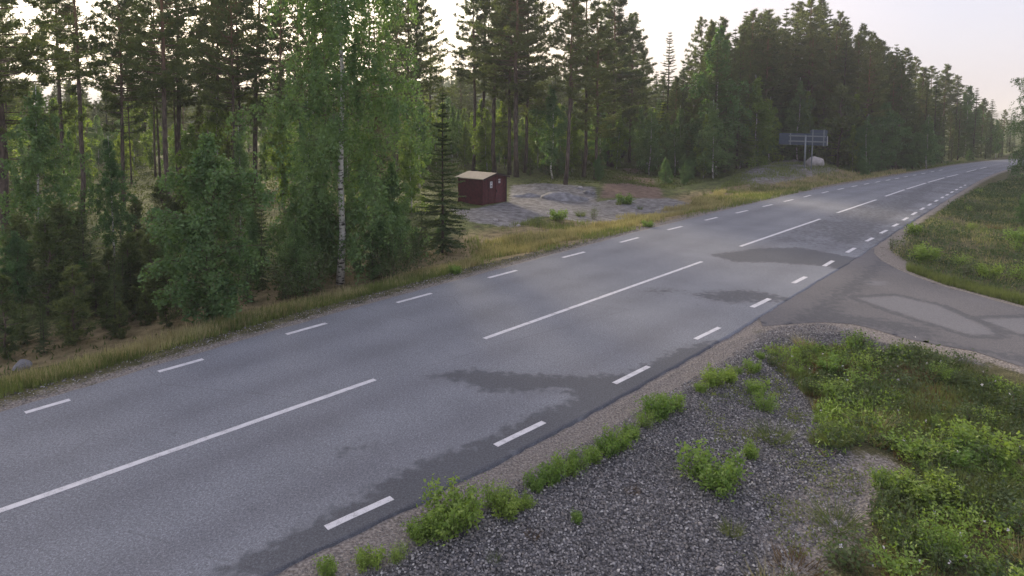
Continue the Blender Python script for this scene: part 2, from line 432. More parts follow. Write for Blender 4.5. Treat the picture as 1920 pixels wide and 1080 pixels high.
def asphalt_mat(side=False):
    m, n, l, p = newmat('side_road_asphalt' if side else 'asphalt')
    n1 = noise_node(n, l, .5, 5); n2 = noise_node(n, l, 5, 5); n3 = noise_node(n, l, 90, 3, rough=.7); n4 = noise_node(n, l, 30, 4, rough=.7)
    sp = mathn(n, l, 'ADD', mathn(n, l, 'MULTIPLY', n3.outputs['Fac'], .55), mathn(n, l, 'MULTIPLY', n4.outputs['Fac'], .45))
    if side:
        base = ramp(n, l, sp, [(.32, (.055, .054, .057)), (.5, (.115, .112, .118)), (.68, (.23, .225, .235))]).outputs[0]
    else:
        base = ramp(n, l, sp, [(.34, (.085, .092, .105)), (.5, (.18, .192, .215)), (.66, (.38, .40, .44))]).outputs[0]
    big = ramp(n, l, n1.outputs['Fac'], [(.3, (.86, .86, .87)), (.7, (1.1, 1.1, 1.1))]).outputs[0]
    col = mix(n, l, 1.0, base, big, 'MULTIPLY')
    tr = attr(n, 'track')
    col = mix(n, l, mathn(n, l, 'MULTIPLY', tr, .55), col, mix(n, l, 1.0, col, (.68, .66, .68), 'MULTIPLY'))
    def edge(name, amp, w):
        a = attr(n, name)
        q = mathn(n, l, 'ADD', a, mathn(n, l, 'MULTIPLY', mathn(n, l, 'SUBTRACT', mathn(n, l, 'ADD', mathn(n, l, 'MULTIPLY', n2.outputs['Fac'], .7), mathn(n, l, 'MULTIPLY', n4.outputs['Fac'], .3)), .5), amp))
        mr = n.new('ShaderNodeMapRange'); mr.inputs['From Min'].default_value = .5 - w / 2; mr.inputs['From Max'].default_value = .5 + w / 2
        l.new(q, mr.inputs['Value']); return mr.outputs[0]
    if side:
        pale = ramp(n, l, sp, [(.32, (.09, .092, .10)), (.68, (.25, .255, .28))]).outputs[0]
        col = mix(n, l, mathn(n, l, 'MULTIPLY', edge('pale', 2.2, .5), .6), col, pale)
    wet = edge('wet', 2.6, .35)
    # hairline cracks
    vc = n.new('ShaderNodeTexVoronoi'); vc.feature = 'DISTANCE_TO_EDGE'; vc.inputs['Scale'].default_value = .23
    cw = n.new('ShaderNodeTexCoord'); wv = mix(n, l, .10, cw.outputs['Object'], noise_node(n, l, 1.4, 5).outputs['Color'])
    l.new(wv, vc.inputs['Vector'])
    ck = n.new('ShaderNodeMapRange'); ck.inputs['From Min'].default_value = .0012; ck.inputs['From Max'].default_value = .004; ck.inputs['To Min'].default_value = .2; ck.inputs['To Max'].default_value = 0
    l.new(vc.outputs['Distance'], ck.inputs['Value'])
    ckm = mathn(n, l, 'MULTIPLY', ck.outputs[0], mathn(n, l, 'GREATER_THAN', n1.outputs['Fac'], .53))
    col = mix(n, l, ckm, col, (.05, .05, .052))
    wsoft = mathn(n, l, 'MULTIPLY', attr(n, 'wet'), .28)
    col = mix(n, l, wsoft, col, (.10, .10, .108))
    wcol = ramp(n, l, sp, [(.32, (.024, .026, .032)), (.5, (.052, .056, .067)), (.68, (.11, .117, .137))]).outputs[0]
    col = mix(n, l, mathn(n, l, 'MULTIPLY', wet, .7), col, wcol)
    l.new(col, p.inputs['Base Color'])
    rr = n.new('ShaderNodeMapRange'); rr.inputs['To Min'].default_value = .8; rr.inputs['To Max'].default_value = .78
    l.new(wet, rr.inputs['Value']); l.new(rr.outputs[0], p.inputs['Roughness'])
    p.inputs['Specular IOR Level'].default_value = .35
    l.new(bump(n, l, n3.outputs['Fac'], .35, .01), p.inputs['Normal'])
    return m
M['asphalt'] = asphalt_mat(); M['side'] = asphalt_mat(True)

def paint_mat():
    m, n, l, p = newmat('road_paint')
    n1 = noise_node(n, l, 60, 4, rough=.7); n2 = noise_node(n, l, 7, 4)
    f = mathn(n, l, 'ADD', mathn(n, l, 'MULTIPLY', n1.outputs['Fac'], .6), mathn(n, l, 'MULTIPLY', n2.outputs['Fac'], .4))
    l.new(ramp(n, l, f, [(.34, (.2, .2, .21)), (.41, (.42, .42, .44)), (.49, (.62, .62, .645)), (.8, (.76, .76, .78))]).outputs[0], p.inputs['Base Color'])
    p.inputs['Roughness'].default_value = .7
    return m
M['paint'] = paint_mat()

def plank_mat():
    m, n, l, p = newmat('red_painted_planks')
    tcn = n.new('ShaderNodeTexCoord')
    w_ = n.new('ShaderNodeTexWave'); w_.wave_type = 'BANDS'; w_.bands_direction = 'X'; w_.wave_profile = 'SAW'
    w_.inputs['Scale'].default_value = 2.4
    l.new(tcn.outputs['Object'], w_.inputs['Vector'])
    g_ = ramp(n, l, w_.outputs['Fac'], [(0, (.25, .25, .25)), (.06, (1, 1, 1)), (.94, (1, 1, 1)), (1, (.3, .3, .3))]).outputs[0]
    n1 = noise_node(n, l, 6, 5)
    c = ramp(n, l, n1.outputs['Fac'], [(.3, (.055, .014, .017)), (.7, (.125, .03, .033))]).outputs[0]
    l.new(mix(n, l, 1.0, c, g_, 'MULTIPLY'), p.inputs['Base Color']); p.inputs['Roughness'].default_value = .8
    return m
M['plank'] = plank_mat()
def flatm(name, c, rough=.6, metal=0.0, var=.12):
    m, n, l, p = newmat(name)
    n1 = noise_node(n, l, 8, 5)
    l.new(ramp(n, l, n1.outputs['Fac'], [(.3, tuple(q * (1 - var) for q in c)), (.7, tuple(q * (1 + var) for q in c))]).outputs[0], p.inputs['Base Color'])
    p.inputs['Roughness'].default_value = rough; p.inputs['Metallic'].default_value = metal
    return m
M['roof'] = flatm('pale_roofing', (.40, .34, .25), .7)
M['darkwood'] = flatm('dark_trim', (.035, .02, .02), .7)
M['white'] = flatm('white_sign_plate', (.62, .6, .62), .5, 0, .05)
M['black'] = flatm('black_print', (.03, .03, .03), .5)
M['metal'] = flatm('galvanised_steel', (.20, .23, .25), .5, .2)
M['signback'] = flatm('grey_sign_back', (.05, .075, .12), .5, .1)
M['signedge'] = flatm('pale_sign_edge', (.6, .6, .6), .5)

# ---------------------------------------------------------------- ground sheet
def build_ground():
    th = np.concatenate([np.linspace(-math.pi, R(-48), 50, endpoint=False), np.linspace(R(-48), R(48), 620, endpoint=False), np.linspace(R(48), math.pi, 50, endpoint=False)])
    rr = np.concatenate([[1.2, 2.5], np.geomspace(4.0, 2600, 380)])
    T, RR = np.meshgrid(th, rr, indexing='xy')
    P = np.stack([np.sin(T) * RR, np.cos(T) * RR], -1).reshape(-1, 2)
    near = np.linalg.norm(P, axis=1) < 500
    z = height(P)
    nt, nr = len(th), len(rr)
    v = np.column_stack([P, z]); v = np.vstack([v, [0, 0, z[0]]])
    i, j = np.meshgrid(np.arange(nr - 1), np.arange(nt), indexing='ij'); j2 = (j + 1) % nt
    f4 = np.stack([i * nt + j, (i + 1) * nt + j, (i + 1) * nt + j2, i * nt + j2], -1).reshape(-1, 4)
    q = np.arange(nt)
    f3 = np.stack([np.full(nt, nt * nr), q, (q + 1) % nt], -1)
    mb = MB(); mb.add(v, f3, f4)
    me = mb.mesh('ground', M['ground'])
    left = side_of_road(P) > 0
    def z_at(name, val):
        a = me.attributes.new(name, 'FLOAT', 'POINT')
        a.data.foreach_set('value', np.append(np.clip(val, 0, 1), 0).astype(np.float32))
    def soft(pl, w_): return ss(sdist(P, pl), -w_, w_)
    m = np.maximum(sdist(P, ROAD), sdist(P, SIDE)); out = -m
    grav = soft(Z_GRAV, .5)
    z_at('gravel', np.maximum(grav, (out < .35) * (out > -.5) * left * .62))
    z_at('fine', np.maximum.reduce([grav * ss(out, 1.1, .3), (out < .75) * left * ss(out, .9, .3) * .85, soft(Z_TRACK, .5), soft(Z_CORN, .7) * .85, (~left) * ss(out, .8, .1) * .75]))
    z_at('rock', np.maximum(soft(Z_HUT, .7), soft(Z_BANK, 1.0) * .62))
    z_at('dirt', np.maximum(soft(Z_PATH, .8), soft(Z_PALE, .6) * .6))
    z_at('straw', left * ss(out, 8.5, 4) * (np.linalg.norm(P, axis=1) < 80))
    z_at('weed', (~left) * 1.0)
    tag(link('ground', me), 'uneven ground of soil, moss, gravel and grass beside the road', kind='structure')
build_ground()

# ---------------------------------------------------------------- roads
WET = [[(380, 1085), (430, 1060), (520, 1010), (600, 975), (670, 935), (740, 888), (800, 862), (900, 828), (1000, 778), (1075, 748), (1065, 728), (980, 734), (910, 732), (870, 716), (805, 706), (880, 694), (950, 699), (1060, 707), (1180, 700), (1270, 655), (1330, 640), (1360, 640), (1240, 712), (1000, 840), (750, 975), (540, 1080)],
       [(1330, 478), (1420, 466), (1500, 464), (1600, 483), (1640, 480), (1620, 520), (1550, 499), (1450, 492), (1380, 491)],
       [(1295, 552), (1340, 546), (1390, 543), (1440, 548), (1510, 566), (1430, 566), (1370, 568), (1330, 562)],
       [(1203, 545), (1240, 539), (1285, 545), (1240, 551)],
       [(1540, 430), (1600, 400), (1660, 378), (1740, 344), (1760, 352), (1700, 396), (1650, 432), (1610, 462), (1560, 455)],
       [(630, 846), (690, 826), (740, 830), (700, 842), (640, 856)],
       [(1470, 612), (1490, 592), (1530, 570), (1565, 540), (1600, 518), (1650, 480), (1700, 560), (1600, 612)]]
PALE = [[(1605, 558), (1680, 554), (1760, 572), (1850, 612), (1870, 628), (1820, 628), (1740, 604), (1660, 578)], [(1835, 597), (1925, 595), (2000, 640), (1910, 625)], [(1622, 525), (1665, 528), (1650, 536), (1625, 533)]]
def build_roads():
    ts = np.concatenate([np.linspace(0, .42, 520, endpoint=False), np.linspace(.42, 1, 420)])
    Lc, Rc = resample(LE, ts), resample(RE, ts)
    nv = 100
    u = np.linspace(0, 1, nv)
    # a slightly ragged asphalt edge
    e = (rng.normal(size=len(ts)) * .012 + (vnoise(ts * 400, ts * 0, 1.0, 4) - .5) * .10)[:, None]
    P = Lc[:, None] * (1 - u)[None, :, None] + Rc[:, None] * u[None, :, None]
    w_ = np.zeros(nv); w_[0] = -1; w_[-1] = 1
    dirn = unit(Rc - Lc)
    P = P + dirn[:, None] * (w_[None, :] * e)[..., None]
    z = np.full(P.shape[:2], RZ)
    P2 = P.reshape(-1, 2)
    v = np.column_stack([P2, z.ravel()])
    n = len(ts)
    i, j = np.meshgrid(np.arange(n - 1), np.arange(nv - 1), indexing='ij')
    f4 = np.stack([i * nv + j, i * nv + j + 1, (i + 1) * nv + j + 1, (i + 1) * nv + j], -1).reshape(-1, 4)
    sk = []
    base = n * nv
    skL = v.reshape(n, nv, 3)[:, 0].copy(); skL[:, :2] -= dirn * .03; skL[:, 2] = -.12
    skR = v.reshape(n, nv, 3)[:, -1].copy(); skR[:, :2] += dirn * .03; skR[:, 2] = -.12
    v = np.vstack([v, skL, skR]); q = np.arange(n - 1)
    f4 = np.vstack([f4, np.stack([q * nv, (q + 1) * nv, base + q + 1, base + q], -1), np.stack([q * nv + nv - 1, base + n + q, base + n + q + 1, (q + 1) * nv + nv - 1], -1)])
    mb = MB(); mb.add(v, None, f4); me = mb.mesh('road', M['asphalt'])
    wet = np.zeros(len(P2))
    for k, pl in enumerate(WET):
        s_ = .35 if k not in (4, 6) else .5
        val = ss(sdist(P2, poly(pl, RZ)), -s_, s_) * (.62 if k == 4 else .55 if k in (3, 5) else .75 if k == 2 else 1)
        wet = np.maximum(wet, val)
    # streaks of damp further up the road, in the right-hand lane
    U = np.broadcast_to(u, (n, nv)).ravel(); S = np.linalg.norm(P2, axis=1)
    far = ss(S, 24, 34) * ss(U, .42, .62) * (.18 + .48 * vnoise(P2[:, 0] + P2[:, 1] * 1.1, P2[:, 0] * .25 - P2[:, 1] * .25, 1.6, 8))
    wet = np.maximum(wet, far)
    a = me.attributes.new('wet', 'FLOAT', 'POINT'); a.data.foreach_set('value', np.r_[wet, np.zeros(2 * n)].astype(np.float32))
    tr = sum(np.exp(-((U - c) / .05) ** 2) for c in (.17, .37, .62, .84)) * .9 + np.exp(-((U - 0) / .05) ** 2) * .8
    tr = tr * (.5 + .8 * vnoise(P2[:, 0], P2[:, 1], 4.0, 6))
    a = me.attributes.new('track', 'FLOAT', 'POINT'); a.data.foreach_set('value', np.r_[np.clip(tr, 0, 1), np.zeros(2 * n)].astype(np.float32))
    tag(link('road', me), 'grey two-lane asphalt road with damp patches', kind='structure')
    # side road, a regular grid trimmed to the outline
    lo, hi = SIDE.min(0), np.minimum(SIDE.max(0), SIDE.min(0) + 30)
    st = .16
    gx, gy = np.arange(lo[0], hi[0], st), np.arange(lo[1], hi[1], st)
    X, Y = np.meshgrid(gx, gy, indexing='ij'); Q = np.stack([X, Y], -1).reshape(-1, 2)
    sdv = sdist(Q, SIDE)
    # snap near-boundary points onto the outline
    def closest(p):
        best = None; bd = np.full(len(p), 1e9); out = p.copy()
        for k in range(len(SIDE)):
            a_, b_ = SIDE[k], SIDE[(k + 1) % len(SIDE)]; ab = b_ - a_
            t = np.clip(((p - a_) @ ab) / (ab @ ab), 0, 1); c = a_ + t[:, None] * ab; d = np.linalg.norm(p - c, axis=1)
            mk = d < bd; bd[mk] = d[mk]; out[mk] = c[mk]
        return out
    mk = np.abs(sdv) < st * .75; Q2 = Q.copy(); Q2[mk] = closest(Q[mk])
    ok = (sdv > -st * .75).reshape(X.shape)
    idx = np.arange(X.size).reshape(X.shape)
    fm = ok[:-1, :-1] & ok[1:, :-1] & ok[1:, 1:] & ok[:-1, 1:]
    f = np.stack([idx[:-1, :-1][fm], idx[1:, :-1][fm], idx[1:, 1:][fm], idx[:-1, 1:][fm]], -1)
    used = np.unique(f); remap = -np.ones(X.size, int); remap[used] = np.arange(len(used))
    Q2 = Q2[used]
    mb = MB(); mb.add(np.column_stack([Q2, np.full(len(Q2), RZ - .006)]), None, remap[f]); me = mb.mesh('side_road', M['side'])
    val = np.zeros(len(Q2))
    for pl in PALE: val = np.maximum(val, ss(sdist(Q2, poly(pl, RZ)), -.3, .3))
    wv = np.zeros(len(Q2))
    for pl in [[(1462, 612), (1490, 592), (1530, 568), (1560, 545), (1600, 520), (1650, 478), (1660, 500), (1620, 545), (1570, 570), (1590, 590), (1680, 600), (1760, 622), (1760, 640), (1640, 615), (1540, 604)], [(1680, 640), (1780, 640), (1940, 670), (1940, 690), (1820, 657)]]: wv = np.maximum(wv, ss(sdist(Q2, poly(pl, RZ)), -.5, .5) * .75)
    for pl in PALE[:2]: wv = np.maximum(wv, .9 * np.exp(-((sdist(Q2, poly(pl, RZ)) + .12) / .16) ** 2))
    a = me.attributes.new('wet', 'FLOAT', 'POINT'); a.data.foreach_set('value', wv.astype(np.float32))
    a = me.attributes.new('pale', 'FLOAT', 'POINT'); a.data.foreach_set('value', val.astype(np.float32))
    tag(link('side_road', me), 'darker asphalt side road joining from the right', kind='structure')
build_roads()

def ribbon(mb, a, b, wid, z=RZ + .004):
    a, b = np.array(a), np.array(b); d = unit(b - a); nn = np.array([-d[1], d[0]]) * wid / 2
    k = max(2, int(np.linalg.norm(b - a) / .4) + 2)
    t = np.linspace(0, 1, k)[:, None]; c = a * (1 - t) + b * t
    j1 = rng.normal(size=(k, 1)) * .004; j2 = rng.normal(size=(k, 1)) * .004
    v = np.vstack([c + nn * (1 + j1 * 8), c - nn * (1 + j2 * 8)])
    q = np.arange(k - 1)
    mb.add(np.column_stack([v, np.full(2 * k, z)]), None, np.stack([q, k + q, k + q + 1, q + 1], -1))
def markings():
    mb = MB()
    D = [((47, 774), (131, 749.5)), ((297, 697), (381, 673.5)), ((537, 627), (612, 606)), ((744, 567.5), (809, 550)), ((916, 521), (969, 507)), ((1055, 483), (1096, 472.5)), ((1163, 454.5), (1197, 445.5)), ((1252, 431), (1279, 424.5)), ((1322, 413), (1345, 407.5)), ((1380, 399.5), (1402, 394.5)), ((1430, 387.5), (1448, 383.5)), ((1470, 378), (1487, 374)), ((1507, 369.5), (1520, 366)), ((1541, 362), (1553, 359)), ((1571, 355.5), (1582, 353)), ((1597, 350), (1607, 348)), ((1620, 345.7), (1629, 344)), ((1641, 341.8), (1650, 340.2)), ((1661, 338.3), (1669, 336.8)), ((1678, 335.2), (1686, 333.8)), ((1695, 331.8), (1702, 330.6)), ((1712, 328.8), (1718, 327.7)), ((1728, 325.8), (1735, 324.5)), ((1745, 322.5), (1751, 321.4)), ((1761, 319.5), (1767, 318.4))]
    for i, (a, b) in enumerate(D): ribbon(mb, *poly([a, b], RZ), .13 if i < 4 else .15)
    Rr = [((611, 990), (735, 933.5)), ((929, 835.5), (1020, 791.5)), ((1152, 719), (1216, 687)), ((1304, 636), (1349, 614)), ((1410, 576), (1443, 560)), ((1487, 531), (1511, 519)), ((1545, 499), (1562, 489)), ((1588, 473.5), (1603, 465)), ((1624, 452.5), (1637, 446)), ((1651, 437.5), (1663, 431.5)), ((1674, 424.5), (1684, 419.5)), ((1693, 413), (1702, 408)), ((1710, 402.8), (1718, 398)), ((1726, 393.5), (1733, 389.5)), ((1740, 385.5), (1746, 382)), ((1753, 378), (1758, 375)), ((1765, 371.5), (1769, 369)), ((1774, 366.5), (1778, 364)), ((1783, 361.5), (1787, 359)), ((1792, 356.5), (1795, 354.5)), ((1800, 352), (1803, 350.5)), ((1808, 348), (1811, 346.5))]
    for i, (a, b) in enumerate(Rr): ribbon(mb, *poly([a, b], RZ), .12 if i < 4 else .15)
    # extra dashes out of frame, on the near side
    tag(link('edge_line', mb.mesh('edge_line', M['paint'], False)), 'broken white edge lines painted on both sides of the road', kind='structure')
    mb = MB()
    ribbon(mb, *poly([(-220, 1035), (703, 711.5)], RZ), .13)
    ribbon(mb, *poly([(908, 635), (1316, 490.5)], RZ), .135)
    ribbon(mb, *poly([(1388, 462), (1538, 410.5)], RZ), .15)
    ribbon(mb, *poly([(1570, 399), (1643, 374.5)], RZ), .16)
    cl = [(1660, 368), (1700, 354.5), (1740, 342), (1775, 332), (1800, 326)]
    for a, b in zip(cl[:-1], cl[1:]): ribbon(mb, *poly([a, (b[0] - 4, b[1] + 1.2)], RZ), .16)
    for a, b in (((1812, 322.5), (1830, 318)), ((1838, 316), (1850, 313.5))): ribbon(mb, *poly([a, b], RZ), .14)
    tag(link('centre_line', mb.mesh('centre_line', M['paint'], False)), 'long white centre line dashes along the middle of the road', kind='structure')
markings()

# ---------------------------------------------------------------- tree prototypes
def wobble(h, g, amp, n=9):
    z = np.linspace(0, h, n); x = np.cumsum(g.normal(size=n)) * amp; y = np.cumsum(g.normal(size=n)) * amp
    x -= np.linspace(x[0], x[-1] * .6 + x[0] * .4, n); y -= np.linspace(y[0], y[-1] * .6 + y[0] * .4, n)
    return np.stack([x, y, z], -1)
def at_h(tr, z): return np.array([np.interp(z, tr[:, 2], tr[:, i]) for i in range(3)])

def needle_tufts(mb, c, d, g, K=11, L=.16, W=.03):
    """bristly needle tufts at c pointing along d"""
    n = len(c); cc = np.repeat(c, K, 0); dd = np.repeat(d, K, 0)
    r_ = unit(dd * .75 + g.normal(size=(n * K, 3)) * .62)
    base = cc + g.normal(size=(n * K, 3)) * .035
    mb.blades(base, r_, L * g.uniform(.6, 1.25, n * K), W, g)

def proto_pine(seed, h=17.0, crown0=.42, spread=2.6, nb=88, r0=.135, tuft=1.0, K=11, dead=12, dense=1.0):
    g = np.random.default_rng(seed)
    tr = wobble(h, g, .05); t_, c_ = MB(), MB()
    rad = np.interp(tr[:, 2], [0, .5, h * .5, h], [r0 * 1.25, r0, r0 * .72, .02])
    t_.tube(tr, rad, 9)
    for k in range(nb):
        q = (k + g.random()) / nb; z = h * (crown0 + (1 - crown0) * q ** .95 * .985)
        prof = (min(1, .45 + q * 3.2) if q < .2 else 1.0) * max(.12, (1 - q) ** .65 * 1.1)
        L = spread * prof * g.uniform(.6, 1.2); az = g.uniform(0, 2 * math.pi)
        el = -.15 + q * .8 + g.normal() * .16
        p0 = at_h(tr, z); n = 6; s_ = np.linspace(0, 1, n)
        hz = L * s_; up = hz * math.tan(np.clip(el, -.7, 1.0)) * .55 + L * .16 * s_ ** 2
        a2 = az + np.cumsum(g.normal(size=n) * .12)
        pts = p0 + np.stack([np.cos(a2) * hz, np.sin(a2) * hz, up], -1)
        t_.tube(pts, np.linspace(max(.018, .032 * L / 2.5), .008, n), 4, False)
        m = int((7 + 9 * L) * dense)
        s2 = g.uniform(.28, 1.0, m) ** .8
        base = np.stack([np.interp(s2, s_, pts[:, i]) for i in range(3)], -1)
        dv = unit(pts[-1] - pts[0]); lat = np.cross(dv, [0, 0, 1])
        sgn = g.choice([-1, 1], m)[:, None] * g.uniform(.05, .34, m)[:, None] * (L * .8) * (1.15 - s2[:, None])
        c = base + lat * sgn + g.normal(size=(m, 3)) * .07 * tuft + np.array([0, 0, .05])
        d = unit(dv * .6 + lat * np.sign(sgn) * .5 + np.array([0, 0, .55]))
        needle_tufts(c_, c, d, g, K, .24 * tuft, .045 * tuft)
    for k in range(dead):
        z = g.uniform(h * .12, h * crown0); p0 = at_h(tr, z); az = g.uniform(0, 6.28); L = g.uniform(.3, 1.3)
        s_ = np.linspace(0, 1, 4)
        pts = p0 + np.stack([np.cos(az) * L * s_, np.sin(az) * L * s_, -.25 * L * s_ ** 2 + g.normal() * .1 * s_], -1)
        t_.tube(pts, np.linspace(.018, .006, 4), 3, False)
    return t_.mesh('pine_trunk', M['pbark']), c_.mesh('pine_crown', M['pine'], False), h

def proto_spruce(seed, h=14.0, spread=1.9, r0=.15, crown0=.05, levels=46, per=7, sparse=1.0, bl=.20, mat='spruce', dens=1.0, droop=.35):
    g = np.random.default_rng(seed)
    tr = wobble(h, g, .02); t_, c_ = MB(), MB()
    t_.tube(tr, np.interp(tr[:, 2], [0, h], [r0, .012]), 7)
    for k in range(levels):
        q = (k + g.random() * .7) / levels; z = h * (crown0 + (1 - crown0) * q * .99)
        p0 = at_h(tr, z)
        Lm = spread * ((1 - q) ** .8 * .93 + .05) * min(1, .6 + q * 4)
        for b in range(per):
            if g.random() > sparse: continue
            az = g.uniform(0, 6.28); L = Lm * g.uniform(.6, 1.15)
            if L < .05: continue
            n = 5; s_ = np.linspace(0, 1, n)
            zz = L * ((.45 * q - .12) * s_ - droop * (1 - q) * s_ ** 1.5 + .18 * s_ ** 3)
            pts = p0 + np.stack([np.cos(az) * L * s_, np.sin(az) * L * s_, zz], -1)
            t_.tube(pts, np.linspace(.006 + .008 * L, .003, n), 3, False)
            m = int((9 + 34 * L) * dens)
            s2 = g.uniform(.08, 1.0, m)
            base = np.stack([np.interp(s2, s_, pts[:, i]) for i in range(3)], -1)
            dv = unit(pts[-1] - pts[0]); lat = np.cross(dv, [0, 0, 1])
            sg = g.choice([-1., 1.], m)[:, None]
            d = unit(dv * g.uniform(.3, 1, m)[:, None] + lat * sg * g.uniform(.4, 1.1, m)[:, None] + np.array([0, 0, -.35]) * g.uniform(0, 1.6, m)[:, None] * (1 - q) + np.array([0, 0, .3]) * q)
            ln = (bl * .5 + bl * L * .35 * (1.2 - s2)) * g.uniform(.7, 1.3, m)
            c_.blades(base, d, ln, .055 if bl > .15 else .03, g, .1)
            needle = base + d * (ln * .5)[:, None]
            d2 = unit(d + g.normal(size=d.shape) * .7)
            c_.blades(needle, d2, ln * .6, .045 if bl > .15 else .025, g, .1)
    return t_.mesh('spruce_trunk', M['sbark']), c_.mesh('spruce_crown', M[mat], False), h

def proto_birch(seed, h=11.0, spread=2.4, r0=.10, crown0=.15, nb=34, leaf=.065, per=26, strand=1.1, mat='birch', bark='bbark', upright=.9, shape=.9, limbr=1.0):
    g = np.random.default_rng(seed)
    tr = wobble(h, g, .07); t_, c_, l_ = MB(), MB(), MB()
    t_.tube(tr, np.interp(tr[:, 2], [0, .3, h], [r0 * 1.25, r0, .012]), 9)
    for k in range(nb):
        q = (k + g.random()) / nb; z = h * (crown0 + (1 - crown0) * q * .97)
        p0 = at_h(tr, z)
        prof = math.sin(min(1, (q + .22) / 1.15) * math.pi) ** shape if q < 1 else 0
        L = spread * max(.12, prof) * g.uniform(.55, 1.15); az = k * 2.4 + g.normal() * .5
        n = 7; s_ = np.linspace(0, 1, n); el = upright * g.uniform(.6, 1.2)
        pts = p0 + np.stack([np.cos(az) * L * s_, np.sin(az) * L * s_, L * (el * s_ - .55 * s_ ** 2.4)], -1) + np.cumsum(g.normal(size=(n, 3)) * .03, 0)
        l_.tube(pts, np.linspace((.006 + .007 * L) * limbr, .004, n), 4, False)
        m = int(4 + 6 * L)                                     # hanging strands
        s2 = g.uniform(.15, 1.0, m)
        b0 = np.stack([np.interp(s2, s_, pts[:, i]) for i in range(3)], -1)
        off = g.normal(size=(m, 3)) * np.array([.22, .22, .12]) * L * .6
        sl = strand * g.uniform(.35, 1.1, m)
        kk = per
        u = g.random((m, kk))
        lat = unit(g.normal(size=(m, 3)) * np.array([1, 1, .2]))
        pos = b0[:, None] + off[:, None] * np.minimum(1, u * 3)[..., None] + lat[:, None] * (u * sl[:, None] * .28)[..., None]
        pos[..., 2] -= u ** 1.3 * sl[:, None] * .85
        pos = pos.reshape(-1, 3) + g.normal(size=(m * kk, 3)) * .06
        c_.leaves(pos, leaf * g.uniform(.7, 1.3, len(pos)), g, .6)
        for i in range(0, m, 2):
            e = b0[i] + off[i]; l_.tube(np.array([b0[i], e, e + lat[i] * sl[i] * .2 + np.array([0, 0, -sl[i] * .6])]), [.006, .005, .002], 3, False)
    return t_.mesh('birch_trunk', M[bark]), c_.mesh('birch_crown', M[mat], False), h, l_.mesh('birch_branches', M['twig'])

def proto_shrub(seed, h=.6, spread=.45, stems=22, leaf=.072, per=70, mat='shrub', width=.6):
    g = np.random.default_rng(seed); t_, c_ = MB(), MB()
    for k in range(stems):
        az = g.uniform(0, 6.28); o = g.uniform(0, spread * .5); L = h * g.uniform(.6, 1.1); lean = g.uniform(.1, .75)
        s_ = np.linspace(0, 1, 5)
        p = np.stack([np.cos(az) * (o + lean * L * s_ ** 1.3 * width), np.sin(az) * (o + lean * L * s_ ** 1.3 * width), L * s_ * (1 - .18 * lean)], -1) + np.cumsum(g.normal(size=(5, 3)) * .012, 0)
        p[:, 2] = np.maximum(p[:, 2], 0)
        t_.tube(p, np.linspace(.006, .002, 5), 3, False)
        s2 = g.uniform(.15, 1.02, per)
        b = np.stack([np.interp(s2, s_, p[:, i]) for i in range(3)], -1) + g.normal(size=(per, 3)) * .055 * h / .6
        b[:, 2] = np.maximum(b[:, 2], .01)
        c_.leaves(b, leaf * g.uniform(.6, 1.35, per), g, -.25, .4, .5)
    return t_.mesh('shrub_stems', M['twig']), c_.mesh('shrub_leaves', M[mat], False), h

def proto_tuft(seed, h=.5, n=150, mat='grass', spread=.14, w=.010):
    g = np.random.default_rng(seed); c_ = MB()
    a = g.uniform(0, 6.28, n); r_ = spread * np.sqrt(g.random(n))
    b = np.stack([np.cos(a) * r_, np.sin(a) * r_, np.zeros(n)], -1)
    d = unit(np.stack([np.cos(a) * .45 + g.normal(size=n) * .2, np.sin(a) * .45 + g.normal(size=n) * .2, np.ones(n)], -1))
    c_.blades(b, d, h * g.uniform(.45, 1.1, n), w, g, .12)
    return None, c_.mesh('grass_blades', M[mat], False), h

P = {}
P['pine'] = [proto_pine(11), proto_pine(12, 17, .36, 2.9, 96), proto_pine(13, 17, .46, 2.5, 76), proto_pine(14, 17, .30, 2.8, 110, dead=20)]
P['densepine'] = [proto_pine(17, 17, .24, 2.9, 135, .14, dense=1.15, dead=10), proto_pine(18, 17, .30, 3.1, 130, .14, dense=1.1)]
P['backpine'] = [proto_pine(15, 17, .30, 3.4, 90, .10, dead=8, dense=.75), proto_pine(16, 17, .34, 3.6, 84, .09, dead=8, dense=.75)]
P['fullpine'] = [proto_pine(21, 14, .06, 2.0, 150, .14, 1.0, 10, 0), proto_pine(22, 14, .12, 2.3, 140, .15, 1.0, 10, 4), proto_pine(23, 14, .03, 1.7, 150, .13, 1.0, 10, 0)]
P['spruce'] = [proto_spruce(31, dens=1.25, bl=.26), proto_spruce(32, 14, 1.7, dens=1.25, bl=.26), proto_spruce(33, 14, 2.2, levels=46, dens=1.2, bl=.26)]
P['youngspruce'] = [proto_spruce(41, 6, 1.25, .05, .06, 30, 6, .85, .16), proto_spruce(42, 6, 1.0, .045, .04, 30, 6, .8, .16)]
P['thinspruce'] = [proto_spruce(43, 9, 1.3, .065, .04, 34, 8, .78, .24, dens=1.9, droop=.3)]
P['saplingpine'] = [proto_pine(51, 3.2, .05, .85, 42, .035, .8, 10, 0, .9), proto_pine(52, 3.2, .03, .7, 46, .035, .8, 10, 0, .9)]
P['bigbirch'] = [proto_birch(61, 13.5, 3.0, .13, .08, 70, .10, 46, 1.5, shape=.45, upright=.75, limbr=.55)]
P['birch'] = [proto_birch(62, 9, 1.7, .07, .12, 34, .13, 30, .9), proto_birch(63, 9, 1.35, .06, .2, 30, .13, 30, .9), proto_birch(64, 9, 2.0, .07, .06, 36, .13, 30, 1.0)]
